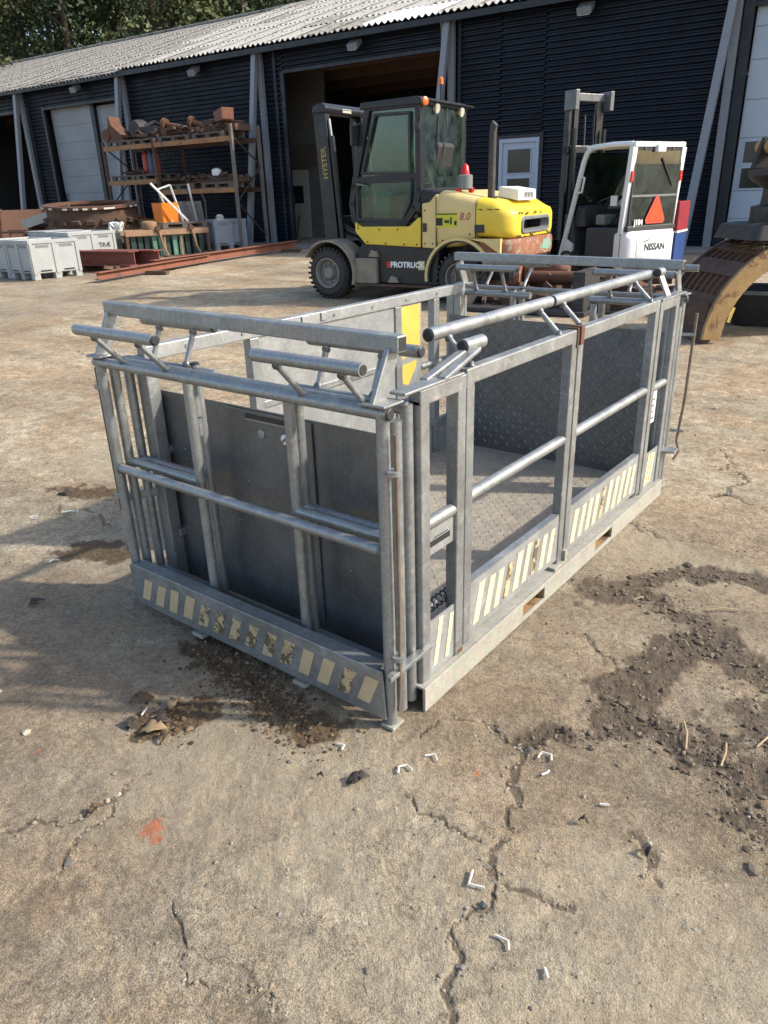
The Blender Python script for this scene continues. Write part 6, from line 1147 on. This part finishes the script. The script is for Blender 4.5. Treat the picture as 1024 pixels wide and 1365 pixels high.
# loose soil clods and stones
ICO = [(0, 0, 1), (.894, 0, .447), (.276, .851, .447), (-.724, .526, .447), (-.724, -.526, .447), (.276, -.851, .447), (.724, .526, -.447), (-.276, .851, -.447), (-.894, 0, -.447), (-.276, -.851, -.447), (.724, -.526, -.447), (0, 0, -1)]
ICF = [(0, 1, 2), (0, 2, 3), (0, 3, 4), (0, 4, 5), (0, 5, 1), (1, 6, 2), (2, 7, 3), (3, 8, 4), (4, 9, 5), (5, 10, 1), (6, 7, 2), (7, 8, 3), (8, 9, 4), (9, 10, 5), (10, 6, 1), (11, 7, 6), (11, 8, 7), (11, 9, 8), (11, 10, 9), (11, 6, 10)]
def scatter(name, X, Y, S, mat, label, cat):
    N = len(X); Z = ground_height(X, Y); I = np.array(ICO); V = I[None]*(1+rng.uniform(-.32, .32, (N, 12, 1)))*S[:, None, None]*np.array([1, 1, .62])*rng.uniform(.7, 1.3, (N, 1, 3))
    V = V+np.stack([X, Y, Z+S*.22], -1)[:, None, :]; F = (np.array(ICF)[None]+12*np.arange(N)[:, None, None]).reshape(-1, 3)
    me = bpy.data.meshes.new(name); me.from_pydata(V.reshape(-1, 3).tolist(), [], F.tolist()); o = link_mesh(name, me, mat); tag(o, label, cat, kind='stuff')
def along(lst, n, spread):
    X, Y = [], []
    tot = [sum(math.dist(a, b) for a, b in zip(p[:-1], p[1:])) for p, w in lst]
    for (p, w), L in zip(lst, tot):
        for k in range(int(n*L/sum(tot))):
            i = random.randrange(len(p)-1); t = random.random(); X.append(p[i][0]*(1-t)+p[i+1][0]*t+random.gauss(0, w*spread)); Y.append(p[i][1]*(1-t)+p[i+1][1]*t+random.gauss(0, w*spread))
    return np.array(X), np.array(Y)
def islandmat(name, stops):
    m, nt, ns, ls, p = newmat(name); g = ns.new('ShaderNodeNewGeometry'); r = ramp(ns, ls, g.outputs['Random Per Island'], stops); v = coord(ns); n = noise(ns, ls, v, 90, 5)
    q = ramp(ns, ls, n.outputs[0], [(.3, .35), (.7, .62)]); ls.new(mix(ns, ls, .8, r.outputs[0], q.outputs[0], 'OVERLAY'), p.inputs['Base Color']); p.inputs['Roughness'].default_value = .92; return m
CLODM = islandmat('soil_clod', [(0, (.07, .052, .036)), (.6, (.13, .098, .066)), (1, (.22, .175, .12))]); STONEM = islandmat('yard_stones', [(0, (.24, .19, .13)), (.45, (.30, .24, .165)), (.75, (.10, .095, .09)), (.9, (.40, .35, .28)), (1, (.17, .16, .15))]); MULM = islandmat('leaf_mulch', [(0, (.035, .022, .013)), (.6, (.10, .06, .03)), (1, (.24, .16, .08))])
X, Y = along(MUD, 3200, 1.1); scatter('soil_clods', X, Y, rng.gamma(.7, .0026, len(X))+.0009, CLODM, 'damp dark soil clods in the worn seams', 'soil')
X, Y = along(SEAM, 900, 2.2); scatter('seam_crumbs', X, Y, rng.gamma(1.1, .0016, len(X))+.001, STONEM, 'small crumbs along the cracks in the yard', 'gravel')
X, Y = along(MULCH[:2], 2600, .95); scatter('leaf_mulch', X, Y, rng.gamma(1.2, .0017, len(X))+.0012, MULM, 'dark crumbled mulch before the kick plate', 'mulch')
th_ = rng.uniform(-.6, .6, 5200)+math.atan2(_f[1], _f[0]); r__ = .7+9*rng.random(5200)**1.7; X, Y = C[0]+r__*np.cos(th_), C[1]+r__*np.sin(th_); k = ~((X > -1.25) & (X < .06) & (Y > 0) & (Y < 2.35)); X, Y, r__ = X[k], Y[k], r__[k]
scatter('yard_grit', X, Y, (rng.gamma(.8, .0009, len(X))+.0007)*(1+.22*r__), STONEM, 'loose grit and small stones strewn over the yard', 'gravel')
